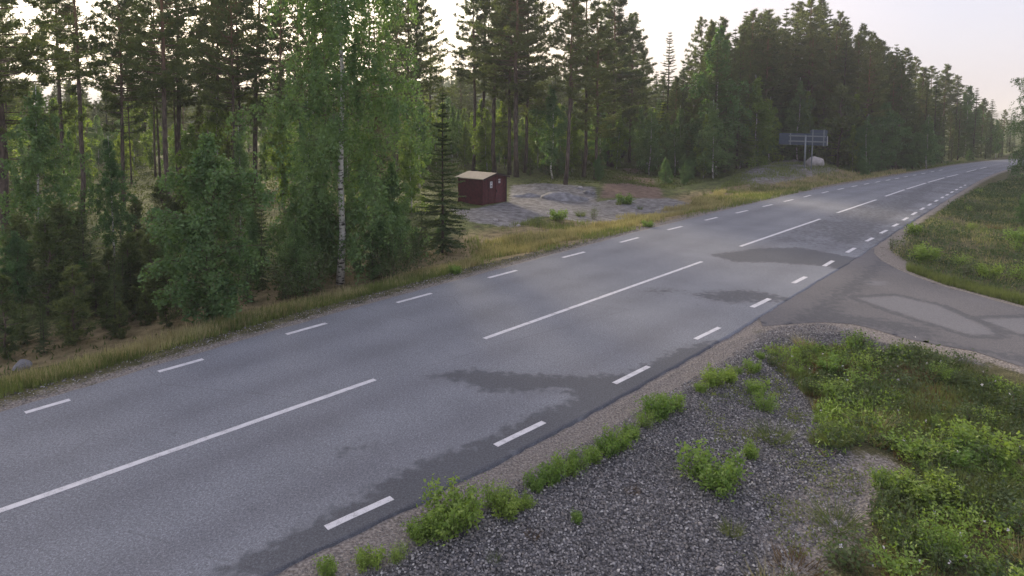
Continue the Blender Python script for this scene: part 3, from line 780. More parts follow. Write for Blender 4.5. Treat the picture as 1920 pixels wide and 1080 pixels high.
P['lightbirch'] = [proto_birch(65, 8, 1.6, .05, .04, 36, .14, 28, .8, 'aspen'), proto_birch(66, 8, 1.3, .045, .1, 34, .14, 28, .7, 'aspen')]
P['bushbirch'] = [proto_birch(67, 5.4, 1.35, .05, .02, 52, .085, 44, .65, shape=.5, bark='twig', upright=1.1), proto_birch(68, 4, 1.2, .035, .02, 40, .08, 40, .55, shape=.55, bark='twig')]
P['shrub'] = [proto_shrub(71), proto_shrub(72, .6, .6, 26), proto_shrub(73, .75, .4, 18, .05, 75)]
P['weed'] = [proto_shrub(74, .55, .3, 12, .06, 30, 'darkshrub', .5), proto_shrub(75, .8, .3, 9, .05, 45, 'darkshrub', .35), proto_shrub(76, .5, .4, 16, .055, 36, 'shrub')]
P['darkshrub'] = [proto_shrub(77, 1.3, .8, 30, .06, 70, 'darkshrub', .8), proto_shrub(78, 1.0, .9, 30, .06, 60, 'darkshrub', .9)]
P['tuft'] = [proto_tuft(81), proto_tuft(82, .6, 190, 'grass', .18), proto_tuft(83, .35, 150, 'redweed', .2, .012), proto_tuft(84, .5, 150, 'straw', .16)]
KIND = {'densepine': ('pine_tree', 'pine tree', 'trunk', 'crown'), 'backpine': ('pine_tree', 'pine tree', 'trunk', 'crown'), 'pine': ('pine_tree', 'pine tree', 'trunk', 'crown'), 'fullpine': ('pine_tree', 'pine tree', 'trunk', 'crown'), 'spruce': ('spruce_tree', 'spruce tree', 'trunk', 'crown'),
        'youngspruce': ('young_spruce', 'young spruce', 'trunk', 'crown'), 'thinspruce': ('young_spruce', 'spruce tree', 'trunk', 'crown'), 'saplingpine': ('pine_sapling', 'pine sapling', 'trunk', 'crown'),
        'bigbirch': ('birch_tree', 'birch tree', 'trunk', 'crown'), 'birch': ('birch_tree', 'birch tree', 'trunk', 'crown'), 'lightbirch': ('young_birch', 'birch tree', 'trunk', 'crown'),
        'bushbirch': ('young_birch', 'young birch', 'trunk', 'crown'), 'shrub': ('leafy_shrub', 'shrub', 'stems', 'foliage'), 'weed': ('weed_plant', 'weed plant', 'stems', 'foliage'),
        'darkshrub': ('dark_shrub', 'shrub', 'stems', 'foliage'), 'tuft': ('grass_tuft', 'grass tuft', None, 'blades')}
def plant(kind, loc, H, label, group=None, var=None, wid=1.0, lean=(0, 0), name=None):
    v = P[kind][random.randrange(len(P[kind])) if var is None else var]
    nm, cat, tn, cn = KIND[kind]
    s = H / v[2]
    if v[0] is None:
        root = link(name or nm, v[1])
    else:
        root = bpy.data.objects.new(name or nm, None); COL.objects.link(root)
        root.empty_display_size = .2
        link(tn, v[0], root); link(cn, v[1], root)
        if len(v) > 3: link('branches', v[3], root)
    root.location = loc; root.scale = (s * wid, s * wid, s)
    root.rotation_euler = (lean[0], lean[1], random.uniform(0, 6.283)) if lean == (0, 0) else (0, 0, 0)
    if lean != (0, 0):
        root.rotation_euler = (Matrix.Rotation(lean[0], 3, 'X') @ Matrix.Rotation(lean[1], 3, 'Y') @ Matrix.Rotation(random.uniform(0, 6.28), 3, 'Z')).to_euler()
    return tag(root, label, cat, group)
def yhz(px): return YH + (px - 960) * math.tan(ROLL)
def htop(px, depth, ytop, zb=0.0): return CAMZ - zb + (yhz(px) - ytop) / F * depth
def at_px(kind, px, pyb, ytop, label, group=None, **k):
    """stand a plant at photo foot point px,pyb with its top at photo row ytop"""
    g_ = ground(px, pyb, -.04)
    return plant(kind, g_, max(.1, htop(px, g_.y, ytop, g_.z)), label, group, **k)
def at_depth(kind, px, depth, ytop, label, group=None, **k):
    x = (px - 960) / F * depth
    z = float(height(np.array([[x, depth]]))[0]) - .05
    return plant(kind, Vector((x, depth, z)), max(.1, htop(px, depth, ytop, z)), label, group, **k)

# ---------------------------------------------------------------- trees one can tell apart
def pine_t(px, pyb, H, label, wid=1.0, var=None, lean=(0, 0), kind='pine'):
    g_ = ground(px, pyb, -.1)
    return plant(kind, g_, H, label, None, var, wid, lean)
pine_t(22, 480, 15.5, 'thick dark pine trunk at the far left edge of the forest', 1.35, 3, (0, -.01))
pine_t(118, 385, 15.5, 'slim dark pine left of a closer pair of trunks in the left forest', .95, 0)
pine_t(153, 405, 15.5, 'straight dark pine beside the leftmost tall green birch', .95, 2)
pine_t(230, 375, 16.5, 'thin grey pine between the left birch and the yellow-green young birches', .8, 1)
pine_t(320, 422, 15.0, 'strong dark pine with bare lower trunk standing on open forest floor at left', 1.05, 0, (0, -.012))
pine_t(338, 368, 17.0, 'paler reddish pine trunk just right of the strong dark pine', 1.2, 1)
pine_t(414, 360, 17.0, 'slender pine rising above the bushy young birch', .85, 2)
pine_t(478, 372, 16.0, 'crooked leaning pine behind the left side of the big birch', 1.25, 1, (0, .045))
pine_t(785, 330, 17.0, 'pine with layered dark branches right of the big birch', 1.1, 3)
pine_t(887, 322, 19.5, 'tall bare pine trunk rising directly behind the red hut roof', 1.05, 2)
pine_t(928, 326, 20.0, 'thick grey pine trunk right behind the hut ridge', 1.25, 2)
pine_t(955, 328, 20.0, 'left trunk of the close pair of tall pines right of the hut', 1.05, 1, kind='densepine')
pine_t(968, 332, 20.0, 'right and redder trunk of the close pair of tall pines right of the hut', 1.3, 1)
pine_t(1060, 346, 16.5, 'tall pine with grey bare trunk behind the rock outcrop', 1.15, 0, (0, .02))
pine_t(1071, 316, 18.0, 'thin dark pine close behind the tall pine at the rock outcrop', .8, 2)
pine_t(1115, 337, 15.0, 'broad bushy pine with drooping brown-green branches left of the dirt path', 1.15, 0, kind='densepine')
pine_t(1141, 312, 17.5, 'dense dark pine at the start of the dirt path', 1.3, 0, kind='densepine')
pine_t(1165, 300, 16.5, 'wide-crowned dark pine leaning over the dirt path', 1.2, 1, kind='densepine')
at_px('spruce', 1249, 306, 60, 'narrow pointed spruce right of the dirt path, its tip against open sky', None, var=1, wid=1.15)
pine_t(1200, 292, 15.5, 'dark full-crowned pine at the back end of the dirt path', 1.3, 0, kind='densepine')
for px_, d_, yt_, k_, w_, l_ in ((903, 66, -90, 'pine', 1.0, 'pine crown behind the gap between the two bare hut trunks'), (985, 62, -110, 'densepine', .9, 'dense dark pine just right of the close pair of trunks'), (948, 74, -60, 'densepine', .9, 'dense pine farther behind the close pair of trunks'), (1095, 58, -60, 'pine', 1.1, 'pine between the outcrop pine and the bushy brown-green pine'), (1148, 70, -40, 'densepine', 1.1, 'tall dense pine behind the head of the dirt path'), (1180, 78, 30, 'densepine', 1.1, 'pine closing the right side of the dark group by the path'), (765, 58, -80, 'pine', 1.0, 'pine just left of the layered dark pine'), (808, 72, 20, 'pine', 1.0, 'smaller far pine right of the layered dark pine')):
    at_depth(k_, px_, d_, yt_, l_, None, wid=w_)
pine_t(1308, 305, 17.5, 'tall pine with a long bare reddish upper trunk right of the pointed spruce', .9, 2)
at_px('thinspruce', 829, 474, 172, 'thin dark young spruce with sparse drooping branches in front of the hut', None, var=0, wid=1.3)
at_px('bigbirch', 638, 532, -230, 'big roadside birch with mottled white trunk and wide hanging green crown', None, var=0, wid=.92)
for px_, d_, yt_, l_ in ((448, 40, -130, 'slim pine crown over the bushy young birch'), (528, 37, -120, 'dark pine crown touching the left side of the big birch'), (585, 44, -100, 'slim pine right behind the top of the big birch'), (705, 41, -60, 'slim pine at the right shoulder of the big birch'), (745, 50, -70, 'slim pine between the big birch and the layered pine')): at_depth('backpine', px_, d_, yt_, l_, None, wid=.85)
at_px('bushbirch', 392, 606, 245, 'bushy bright green young birch beside the road, left of the big birch', None, var=0, wid=1.15)
at_px('birch', 82, 500, 160, 'tall leafy green birch at the left behind the small dark spruces', None, var=2, wid=1.0)
at_px('birch', 215, 480, 255, 'shorter leafy birch between two dark pine trunks at left', None, var=0, wid=1.0)
at_px('birch', 1036, 337, 152, 'slender birch with thin white stem behind the rock outcrop', None, var=1, wid=1.25)
at_px('birch', 1324, 326, 172, 'small birch with pale stem at the roadside wall of trees, left of the sign', None, var=0, wid=1.3)
at_px('bushbirch', 470, 545, 385, 'thin leafy sapling between the bushy birch and the big birch', None, var=1, wid=.55)
at_px('bushbirch', 560, 548, 410, 'leafy birch bush at the left foot of the big birch', None, var=1, wid=1.0)
at_px('bushbirch', 705, 520, 380, 'leafy birch bush at the right foot of the big birch', None, var=1, wid=1.1)
at_px('bushbirch', 600, 520, 330, 'green birch undergrowth close behind the big birch trunk', None, var=0, wid=1.2)
at_px('bushbirch', 735, 500, 300, 'young birch between the big birch and the thin spruce', None, var=0, wid=.9)
at_px('youngspruce', 790, 478, 395, 'low spruce hugging the foot of the thin dark spruce', None, var=0, wid=1.3)
at_px('bushbirch', 1652, 322, 190, 'round bright green birch in the roadside wall of trees right of the sign', None, var=0, wid=1.25)
at_px('bushbirch', 1620, 330, 296, 'low green bush by the left road edge right of the boulder', None, var=1, wid=1.5)
at_px('birch', 1737, 316, 215, 'birch with a fine pale stem halfway along the far roadside forest', None, var=0, wid=1.4)
at_px('birch', 1866, 299, 222, 'last thin birch standing where the road vanishes', None, var=1, wid=1.0)
at_px('thinspruce', 492, 545, 300, 'thin bare-stemmed young tree between bushy birch and big birch', None, var=0, wid=.45)
at_px('bigbirch', 1944, 350, 78, 'birch with hanging leafy twigs at the right edge of the picture', None, var=0, wid=.95)
at_px('bushbirch', 1915, 420, 362, 'small fresh green sapling on the right bank below the edge birch', None, var=1, wid=.8)

# ---------------------------------------------------------------- the surrounding forest, tree by tree
SKYL = [(-300, 140), (0, 155), (250, 150), (450, 158), (560, 140), (740, 150), (800, 165), (850, 142), (900, 132), (1000, 140), (1100, 130), (1200, 145), (1240, 135), (1285, 130), (1320, 62), (1400, 34), (1450, 40), (1520, 18), (1565, 40), (1620, 82), (1660, 102), (1700, 118), (1760, 135), (1800, 168), (1850, 202), (1875, 228), (1930, 238), (2300, 235)]
def skyl(px): return float(np.interp(px, [a for a, b in SKYL], [b for a, b in SKYL]))
SHORT = {'in the dense far part of the left forest': 'far back', 'in the distance behind the hut clearing': 'far back', 'in the thicket behind the hut clearing': 'in the thicket', 'among the backlit pines of the left forest': 'against bright sky', 'in the middle layer of the left forest': 'halfway back', 'near the front of the left forest': 'near the front', 'on the mossy floor behind the rock outcrop': 'on mossy floor', 'in the front row of the roadside wall of trees': 'in the roadside front row', 'behind the front row of the roadside wall of trees': 'in the deeper rows', 'at the foot of the roadside wall of trees': 'low at the roadside', 'in the forest beyond the bend of the road': 'beyond the bend'}
def rk(d):
    x = random.random() * sum(d.values())
    for k_, v_ in d.items():
        x -= v_
        if x <= 0: return k_
    return k_
used = []
def free(px, depth, dmin):
    x, y = (px - 960) / F * depth, depth
    for a, b in used:
        if (a - x) ** 2 + (b - y) ** 2 < dmin * dmin: return False
    if sdist(np.array([[x, y]]), ROAD)[0] > -3: return False
    used.append((x, y)); return True

LAB = {'densepine': 'broad dark pine', 'backpine': 'slim tall pine', 'pine': 'tall dark pine', 'fullpine': 'dense green pine', 'spruce': 'dark conical spruce', 'birch': 'green birch', 'lightbirch': 'yellow-green young birch', 'youngspruce': 'small dark spruce', 'saplingpine': 'young pine sapling', 'bushbirch': 'leafy birch bush'}
MARKS = [(0, 'left of the far-left trunk'), (110, 'around the tall leafy birch at far left'), (190, 'behind the pair of slim trunks at left'), (300, 'left of the strong dark trunk'), (380, 'behind the strong dark trunk'), (450, 'behind the bushy young birch'), (540, 'left of the big birch'), (690, 'behind the big birch'), (770, 'just right of the big birch'), (850, 'above the thin dark spruce'), (910, 'straight above the hut roof'), (980, 'behind the close pair of trunks'), (1050, 'above the rock outcrop'), (1130, 'behind the bushy brown-green pine'), (1225, 'above the dirt path'), (1290, 'beside the pointed spruce'), (1350, 'left of the rocky bank'), (1420, 'above the near rocky bank'), (1470, 'just left of the road sign'), (1550, 'behind the road sign'), (1620, 'right of the boulder'), (1690, 'around the round bright birch'), (1760, 'midway to the bend'), (1820, 'near the bend'), (1880, 'where the road vanishes'), (9999, 'at the right picture edge')]
def mark(px): return next(t for a, t in MARKS if px <= a)
def words(base, px, H):
    return base + ', ' + mark(px)
def zone(n, pxr, dr, mixd, top, where, group, dmin=1.6, widr=(.9, 1.25), avoid=None):
    c = 0; tries = 0
    while c < n and tries < n * 12:
        tries += 1
        px = random.uniform(*pxr); d = math.sqrt(random.uniform(dr[0] ** 2, dr[1] ** 2))
        if avoid and avoid(px, d): continue
        if not free(px, d, dmin): continue
        k_ = rk(mixd)
        at_depth(k_, px, d, top(px, d, k_), words(LAB[k_] + ' ' + SHORT.get(where, where), px, d), group + ', ' + LAB[k_] + ', ' + mark(px), wid=random.uniform(*widr))
        c += 1
# far backdrop rows that close the view
zone(130, (-250, 800), (72, 112), {'pine': 2, 'fullpine': 4, 'spruce': 3}, lambda p, d, k_: skyl(p) + random.uniform(-12, 40), 'in the dense far part of the left forest', 'far trees of the left forest', 1.8, (1.2, 1.7))
zone(60, (780, 1280), (90, 125), {'fullpine': 3, 'spruce': 3, 'pine': 1}, lambda p, d, k_: skyl(p) + random.uniform(-10, 25), 'in the distance behind the hut clearing', 'far trees behind the hut clearing', 2.0, (1.2, 1.6))
zone(95, (765, 1290), (62, 90), {'lightbirch': 6, 'birch': 2}, lambda p, d, k_: random.uniform(170, 240), 'in the thicket behind the hut clearing', 'young thicket behind the hut clearing', 1.5, (1.0, 1.5))
# tall pines whose crowns fill the top of the picture at left
zone(17, (-150, 790), (36, 72), {'backpine': 1}, lambda p, d, k_: random.uniform(-150, -10), 'among the backlit pines of the left forest', 'backlit tall pines of the left forest', 2.2, (.7, 1.0))
zone(85, (-120, 790), (34, 75), {'lightbirch': 5, 'birch': 4, 'fullpine': 2, 'youngspruce': 1.5}, lambda p, d, k_: random.uniform(165, 280), 'in the middle layer of the left forest', 'middle layer of the left forest', 1.6, (.9, 1.3))
zone(24, (-150, 480), (26, 36), {'birch': 3, 'fullpine': 1, 'youngspruce': 3, 'saplingpine': 1}, lambda p, d, k_: random.uniform(230, 400), 'near the front of the left forest', 'front layer of the left forest', 1.5, (.7, 1.1), lambda p, d: 170 < p < 340 or 470 < p < 760)
# low undergrowth near the verge at left
def verge(n, pxr, off, mixd, hr, where, group, widr=(.9, 1.3)):
    for _ in range(n):
        px = random.uniform(*pxr)
        yb = float(np.interp(px, [0, 239, 511, 733, 900, 1100, 1289], [772, 701, 620, 558, 513, 460, 411])) - random.uniform(*off) * (1.0 if px < 500 else .75)
        g_ = ground(px, yb, -.05); k_ = rk(mixd)
        plant(k_, g_, random.uniform(*hr) * (1 if k_ != 'saplingpine' else 1.1), {'saplingpine': 'small green pine', 'youngspruce': 'small dark spruce', 'darkshrub': 'dark low shrub', 'bushbirch': 'small birch bush'}[k_] + ' ' + where + ', ' + mark(px), group + ', ' + mark(px) + ', ' + k_.replace('pine', ' pine').replace('spruce', ' spruce').replace('shrub', ' shrub').replace('birch', ' birch'), wid=random.uniform(*widr))
verge(26, (-60, 330), (70, 150), {'youngspruce': 6, 'darkshrub': .8, 'saplingpine': 4}, (1.1, 2.1), 'in the dark left thicket', 'thicket behind the left verge', (1.0, 1.5))
verge(26, (-60, 480), (140, 230), {'youngspruce': 4, 'saplingpine': 3, 'bushbirch': 1}, (1.4, 2.8), 'on the shaded forest floor', 'undergrowth of the left forest floor')
verge(12, (180, 340), (62, 110), {'saplingpine': 5, 'darkshrub': 1}, (.6, 1.2), 'beside the left verge', 'low growth beside the left verge')
verge(16, (430, 850), (45, 110), {'darkshrub': 1.5, 'youngspruce': 2, 'bushbirch': 3}, (.8, 1.6), 'along the verge', 'low growth under the big birch')
# clearing behind the hut: small growth
zone(22, (970, 1300), (44, 72), {'saplingpine': 2, 'youngspruce': 1, 'bushbirch': 2}, lambda p, d, k_: 200 + 5.5 * F / d - random.uniform(14, 30), 'on the mossy floor behind the rock outcrop', 'small growth behind the rock outcrop', 1.5, (.9, 1.3), lambda p, d: 1130 < p < 1235 or d < 52 + (p < 1100) * 6)
# roadside wall of trees
def wall_depth(px): return float(np.interp(px, [1270, 1340, 1400, 1480, 1560, 1620, 1700, 1780, 1840, 1880, 1960], [64, 60, 68, 76, 72, 68, 76, 88, 95, 98, 99]))
def wall(n, pxr, add, mixd, dtop, where, group, widr=(.85, 1.25), dmin=1.2):
    c = 0; t = 0
    while c < n and t < n * 20:
        t += 1; px = random.uniform(*pxr); d = wall_depth(px) + random.uniform(*add)
        if not free(px, d, dmin): continue
        k_ = rk(mixd); at_depth(k_, px, d, skyl(px) + random.uniform(*dtop), words(LAB[k_] + ' ' + SHORT.get(where, where), px, d), group + ', ' + LAB[k_] + ', ' + mark(px), wid=random.uniform(*widr)); c += 1
wall(76, (1255, 1900), (0, 7), {'fullpine': 2.4, 'spruce': 4.5, 'birch': .5, 'pine': 5}, (-24, 110), 'in the front row of the roadside wall of trees', 'front row of the roadside forest wall')
wall(88, (1265, 1900), (5, 18), {'fullpine': 3, 'spruce': 4, 'pine': 3}, (-28, 50), 'behind the front row of the roadside wall of trees', 'deeper rows of the roadside forest wall', (1.0, 1.4))
wall(60, (1270, 1890), (-1.5, 1.5), {'lightbirch': 4, 'birch': 3, 'youngspruce': 2, 'saplingpine': 2, 'bushbirch': 3}, (95, 200), 'at the foot of the roadside wall of trees', 'low trees at the foot of the roadside wall', (.9, 1.4), 1.2)
zone(34, (1790, 2250), (104, 150), {'spruce': 3, 'fullpine': 3, 'birch': 1}, lambda p, d, k_: skyl(p) + random.uniform(-6, 18), 'in the forest beyond the bend of the road', 'forest beyond the bend', 1.8, (1.2, 1.7))

# ---------------------------------------------------------------- hut
def hut():
    c0 = ground(905, 385.5)
    a = np.array([1.64, 2.4]); Lf = 2.55; u = a / np.linalg.norm(a); v = np.array([-u[1], u[0]]) 
    Ld = 2.0; Hh = 1.68; Ha = .27
    root = bpy.data.objects.new('red_hut', None); COL.objects.link(root)
    ctr = np.array(c0)[:2] + u * Lf / 2 + v * Ld / 2
    root.location = (ctr[0], ctr[1], c0.z - .03); root.rotation_euler = (0, 0, math.atan2(u[1], u[0]))
    tag(root, 'small dark red wooden hut with pale low-pitched roof on grey bedrock', 'hut')
    x, y = Lf / 2, Ld / 2
    # local: X along the gable front, -Y is the front face, ridge runs along Y
    mb = MB()
    vv = [(-x, -y, 0), (x, -y, 0), (x, y, 0), (-x, y, 0), (-x, -y, Hh), (x, -y, Hh), (x, y, Hh), (-x, y, Hh), (0, -y, Hh + Ha), (0, y, Hh + Ha)]
    mb.add(vv, [(4, 5, 8), (7, 9, 6)], [(0, 1, 5, 4), (1, 2, 6, 5), (2, 3, 7, 6), (3, 0, 4, 7)])
    link('wall', mb.mesh('hut_wall', M['plank'], False), root)
    ov, th = .16, .05
    for nm, s in (('roof', -1), ('roof', 1)):
        mb = MB(); ex = s * (x + ov); ez = Hh - Ha * ov / x
        A = [(0.0 + s * .004, -y - ov, Hh + Ha + .012), (ex, -y - ov, ez + .012), (ex, y + ov, ez + .012), (s * .004, y + ov, Hh + Ha + .012)]
        B = [(p[0], p[1], p[2] + th) for p in A]
        mb.add(A + B, None, [(0, 1, 2, 3), (4, 5, 6, 7), (0, 1, 5, 4), (1, 2, 6, 5), (2, 3, 7, 6), (3, 0, 4, 7)])
        r_ = link('roof', mb.mesh('hut_roof', M['roof'], False), root)
        mb = MB()
        p0, p1 = np.array([s * .004, -y - ov - .014, Hh + Ha - .04]), np.array([ex, -y - ov - .014, ez - .04])
        q = [p0, p1, p1 + [0, 0, .115], p0 + [0, 0, .115]]; q2 = [k + np.array([0, -.02, 0]) for k in q]
        mb.add(np.array(q + q2), None, [(0, 1, 2, 3), (4, 5, 6, 7), (0, 1, 5, 4), (1, 2, 6, 5), (2, 3, 7, 6), (3, 0, 4, 7)])
        link('barge_board', mb.mesh('barge_board', M['darkwood'], False), root)
    for px_ in (-x, x):
        mb = MB(); mb.box((px_, -y - .006, Hh / 2 - .01), (.09, .05, Hh - .03)); link('corner_board', mb.mesh('corner_board', M['darkwood'] if px_ > 0 else M['plank'], False), root)
    # cover battens on the front, the door outline between them
    mb = MB()
    for k in range(1, 16): mb.box((-x + k * Lf / 16, -y - .012, Hh / 2 - .01), (.035, .022, Hh - .04))
    link('cover_battens', mb.mesh('cover_battens', M['plank'], False), root)
    d = MB(); d.box((.42, -y - .03, .82), (.78, .03, 1.5)); door = link('door', d.mesh('door', M['plank'], False), root)
    hd = MB(); hd.box((.10, -y - .07, .85), (.03, .05, .16)); link('handle', hd.mesh('handle', M['black'], False), door)
    for cx, cz, wx, wz in ((-.47, 1.28, .24, .40), (.42, 1.40, .19, .15)):
        mb = MB(); mb.box((cx, -y - .052, cz), (wx + .06, .01, wz + .06)); f = link('notice', mb.mesh('notice_frame', M['black'], False), root)
        mb = MB(); mb.box((cx, -y - .061, cz), (wx, .01, wz)); link('plate', mb.mesh('notice_plate', M['white'], False), f)
        mb = MB()
        if wz > .3:
            mb.box((cx, -y - .069, cz + .13), (.10, .008, .025)); mb.box((cx, -y - .069, cz + .09), (.03, .008, .07))
            for q_ in (-.055, 0.0, .055): mb.box((cx + q_, -y - .069, cz - .07), (.035, .008, .07 + .02 * (q_ == 0)))
            mb.box((cx, -y - .069, cz - .14), (.15, .008, .012))
        else:
            mb.box((cx, -y - .069, cz + .02), (.12, .008, .02)); mb.box((cx, -y - .069, cz - .025), (.09, .008, .016))
        link('print', mb.mesh('notice_print', M['black'], False), f)
    mb = MB(); mb.box((.42, -y - .06, 1.56), (.2, .012, .05)); link('small_plate', mb.mesh('small_plate', M['white'], False), root)
hut()

# ---------------------------------------------------------------- road sign seen from behind
def sign():
    g1 = ground(1507, 317); g2 = ground(1523, 321); dist = g1.y
    pxm = dist / F
    root = bpy.data.objects.new('direction_sign', None); COL.objects.link(root); root.location = g1
    tag(root, 'large grey roadside direction sign seen from behind on two steel posts', 'road sign')
    dz = lambda py: (317 - py) * pxm
    ang = R(-32); ux = np.array([math.cos(ang), math.sin(ang)])     # panel runs to the right and towards the viewer
    k = 1 / (ux[0] - g1.x / g1.y * ux[1])
    def X(px): return (px - 1507) * pxm * k
    def panel(name, x0, x1, z0, z1, off, th, mat):
        mb = MB(); cx = (x0 + x1) / 2
        mb.box((ux[0] * cx - ux[1] * off, ux[1] * cx + ux[0] * off, (z0 + z1) / 2), (x1 - x0, th, z1 - z0), ang)
        return link(name, mb.mesh(name, mat, False), root)
    panel('panel', X(1457), X(1547), dz(272), dz(250), .10, .04, M['signback'])
    panel('panel', X(1516), X(1548), dz(250) + .01, dz(243), .10, .04, M['signback'])
    for py in (255, 265): panel('rail', X(1476), X(1545), dz(py) - .06, dz(py) + .06, .03, .09, M['metal'])
    for px in (1479, 1521, 1541.5): panel('rib', X(px) - .05, X(px) + .05, dz(273), dz(250 if px < 1500 else 242), .068, .03, M['metal'])
    panel('edge_strip', X(1547.5), X(1548.6), dz(272), dz(254), .10, .06, M['signedge'])
    for xx, yy, zt, r_ in ((0, 0, dz(253), .085), (X(1523), 0, dz(244), .06)):
        mb = MB(); bx, by = ux[0] * xx, ux[1] * xx - (.12 if r_ > .07 else -.22)
        mb.tube([(bx, by, -.6), (bx, by, zt)], [r_, r_], 12); link('post', mb.mesh('post', M['metal']), root)
        if r_ > .07:
            mb = MB(); mb.tube([(bx, by, -.2), (bx, by, .06)], [.28, .24], 12); link('footing', mb.mesh('footing', M['boulder']), root)
sign()

# ---------------------------------------------------------------- rocks
def rock(name, loc, size, seed, mat, label, cat, group=None, sub=4, rough=.25, rz=0.0, sink=.25):
    import bmesh
    bm = bmesh.new(); bmesh.ops.create_icosphere(bm, subdivisions=sub, radius=1.0)
    from mathutils import noise as mn
    off = Vector((seed * 3.1, seed * 1.7, seed * .9))
    for v in bm.verts:
        c = v.co.copy()
        d = mn.noise(c * 1.1 + off) * rough + mn.noise(c * 2.7 + off) * rough * .45 + mn.noise(c * 7 + off) * rough * .15
        c = c * (1 + d)
        for ax in ((.6, .2, .77), (-.7, .4, .58), (.1, -.8, .6), (.85, -.5, .1)):      # broken planes
            a_ = Vector(ax).normalized(); e = c.dot(a_) - .86
            if e > 0: c -= a_ * e * .8
        v.co = Vector((c.x * size[0], c.y * size[1], c.z * size[2]))
    me = bpy.data.meshes.new(name); bm.to_mesh(me); bm.free(); me.materials.append(mat)
    for p in me.polygons: p.use_smooth = sub > 2
    o = link(name, me); o.location = Vector(loc) + Vector((0, 0, size[2] * (1 - 2 * sink) * .5)); o.rotation_euler = (0, 0, rz)
    return tag(o, label, cat, group)
b = ground(1528, 311)
rock('boulder', b, (.95, .8, .72), 3, M['boulder'], 'pale rounded boulder standing behind the road sign post', 'boulder', rough=.2, sink=.1)
rock('rock_outcrop', ground(1052, 370, -.35), (2.2, 1.5, .75), 5, M['outcrop'], 'low grey rounded rock outcrop right of the hut, below the tall pine', 'rock', rough=.3, sink=.5)
rock('rock_outcrop', ground(985, 366, -.3), (1.5, .9, .5), 6, M['outcrop'], 'lower dark rock hump between hut and rounded outcrop', 'rock', rough=.3, sink=.5)
for i, (px, py, s, lab) in enumerate([(1088, 353, .22, 'bright angular stone on top of the rock outcrop'), (1100, 360, .3, 'grey stone at the right shoulder of the outcrop'), (1112, 362, .2, 'smaller stone beside the right shoulder of the outcrop'),
                                     (929, 414, .14, 'white stone on the gravel in front of the hut'), (972, 424, .13, 'pale stone in the dry grass in front of the hut'), (42, 690, .22, 'round grey stone at the foot of the dark thicket, far left'),
                                     (1402, 947, .045, 'white pebble on the gravel near the small grass tuft'), (1342, 968, .03, 'tiny white pebble on dark gravel'), (1313, 983, .035, 'bright pebble low on the gravel slope'), (1349, 1068, .05, 'flat pale stone at the lower edge of the gravel')]):
    rock('stone', ground(px, py), (s, s * .8, s * .65), 11 + i, M['outcrop'] if i in (1, 2, 5) else M['boulder'], lab, 'stone', sub=3, rough=.35, rz=i)

# ---------------------------------------------------------------- plants by the near road edge
row = [(612, 1078, .22, 0), (690, 1062, .34, 1), (745, 1052, .36, 2), (790, 1010, .30, 1), (818, 1000, .42, 0), (852, 985, .48, 1), (880, 960, .40, 0), (925, 952, .62, 2), (945, 965, .34, 0), (983, 950, .22, 1), (1005, 915, .28, 1), (1032, 905, .40, 0), (1062, 885, .42, 1), (1085, 878, .40, 2), (1110, 866, .38, 0),
       (1135, 850, .42, 1), (1160, 838, .40, 0), (1182, 820, .38, 1), (1208, 800, .48, 2), (1232, 785, .42, 0), (1255, 768, .46, 1), (1315, 735, .30, 0), (1335, 720, .36, 1), (1370, 715, .32, 0), (1412, 695, .28, 1), (1425, 672, .30, 0), (1385, 700, .22, 2)]
rowlab = {0: 'first small shrub of the row along the near gravel edge, cut off at the bottom', 1: 'low shrub near the bottom of the picture beside the nearest edge dash', 7: 'tall loose shrub standing higher than its neighbours in the gravel-edge row', 9: 'small yellow-green sprig just right of the tall loose shrub'}
for i, (px, py, h_, v_) in enumerate(row):
    seg = 'lower left stretch' if px < 990 else 'dense middle stretch' if px < 1280 else 'thin upper stretch'
    plant('shrub', ground(px, py, -.02), h_ * random.uniform(.6, 1.0), rowlab.get(i, 'bright green shrub in the %s of the row along the gravel edge' % seg), 'shrubs along the gravel edge, ' + seg, v_, random.uniform(1.0, 1.35))
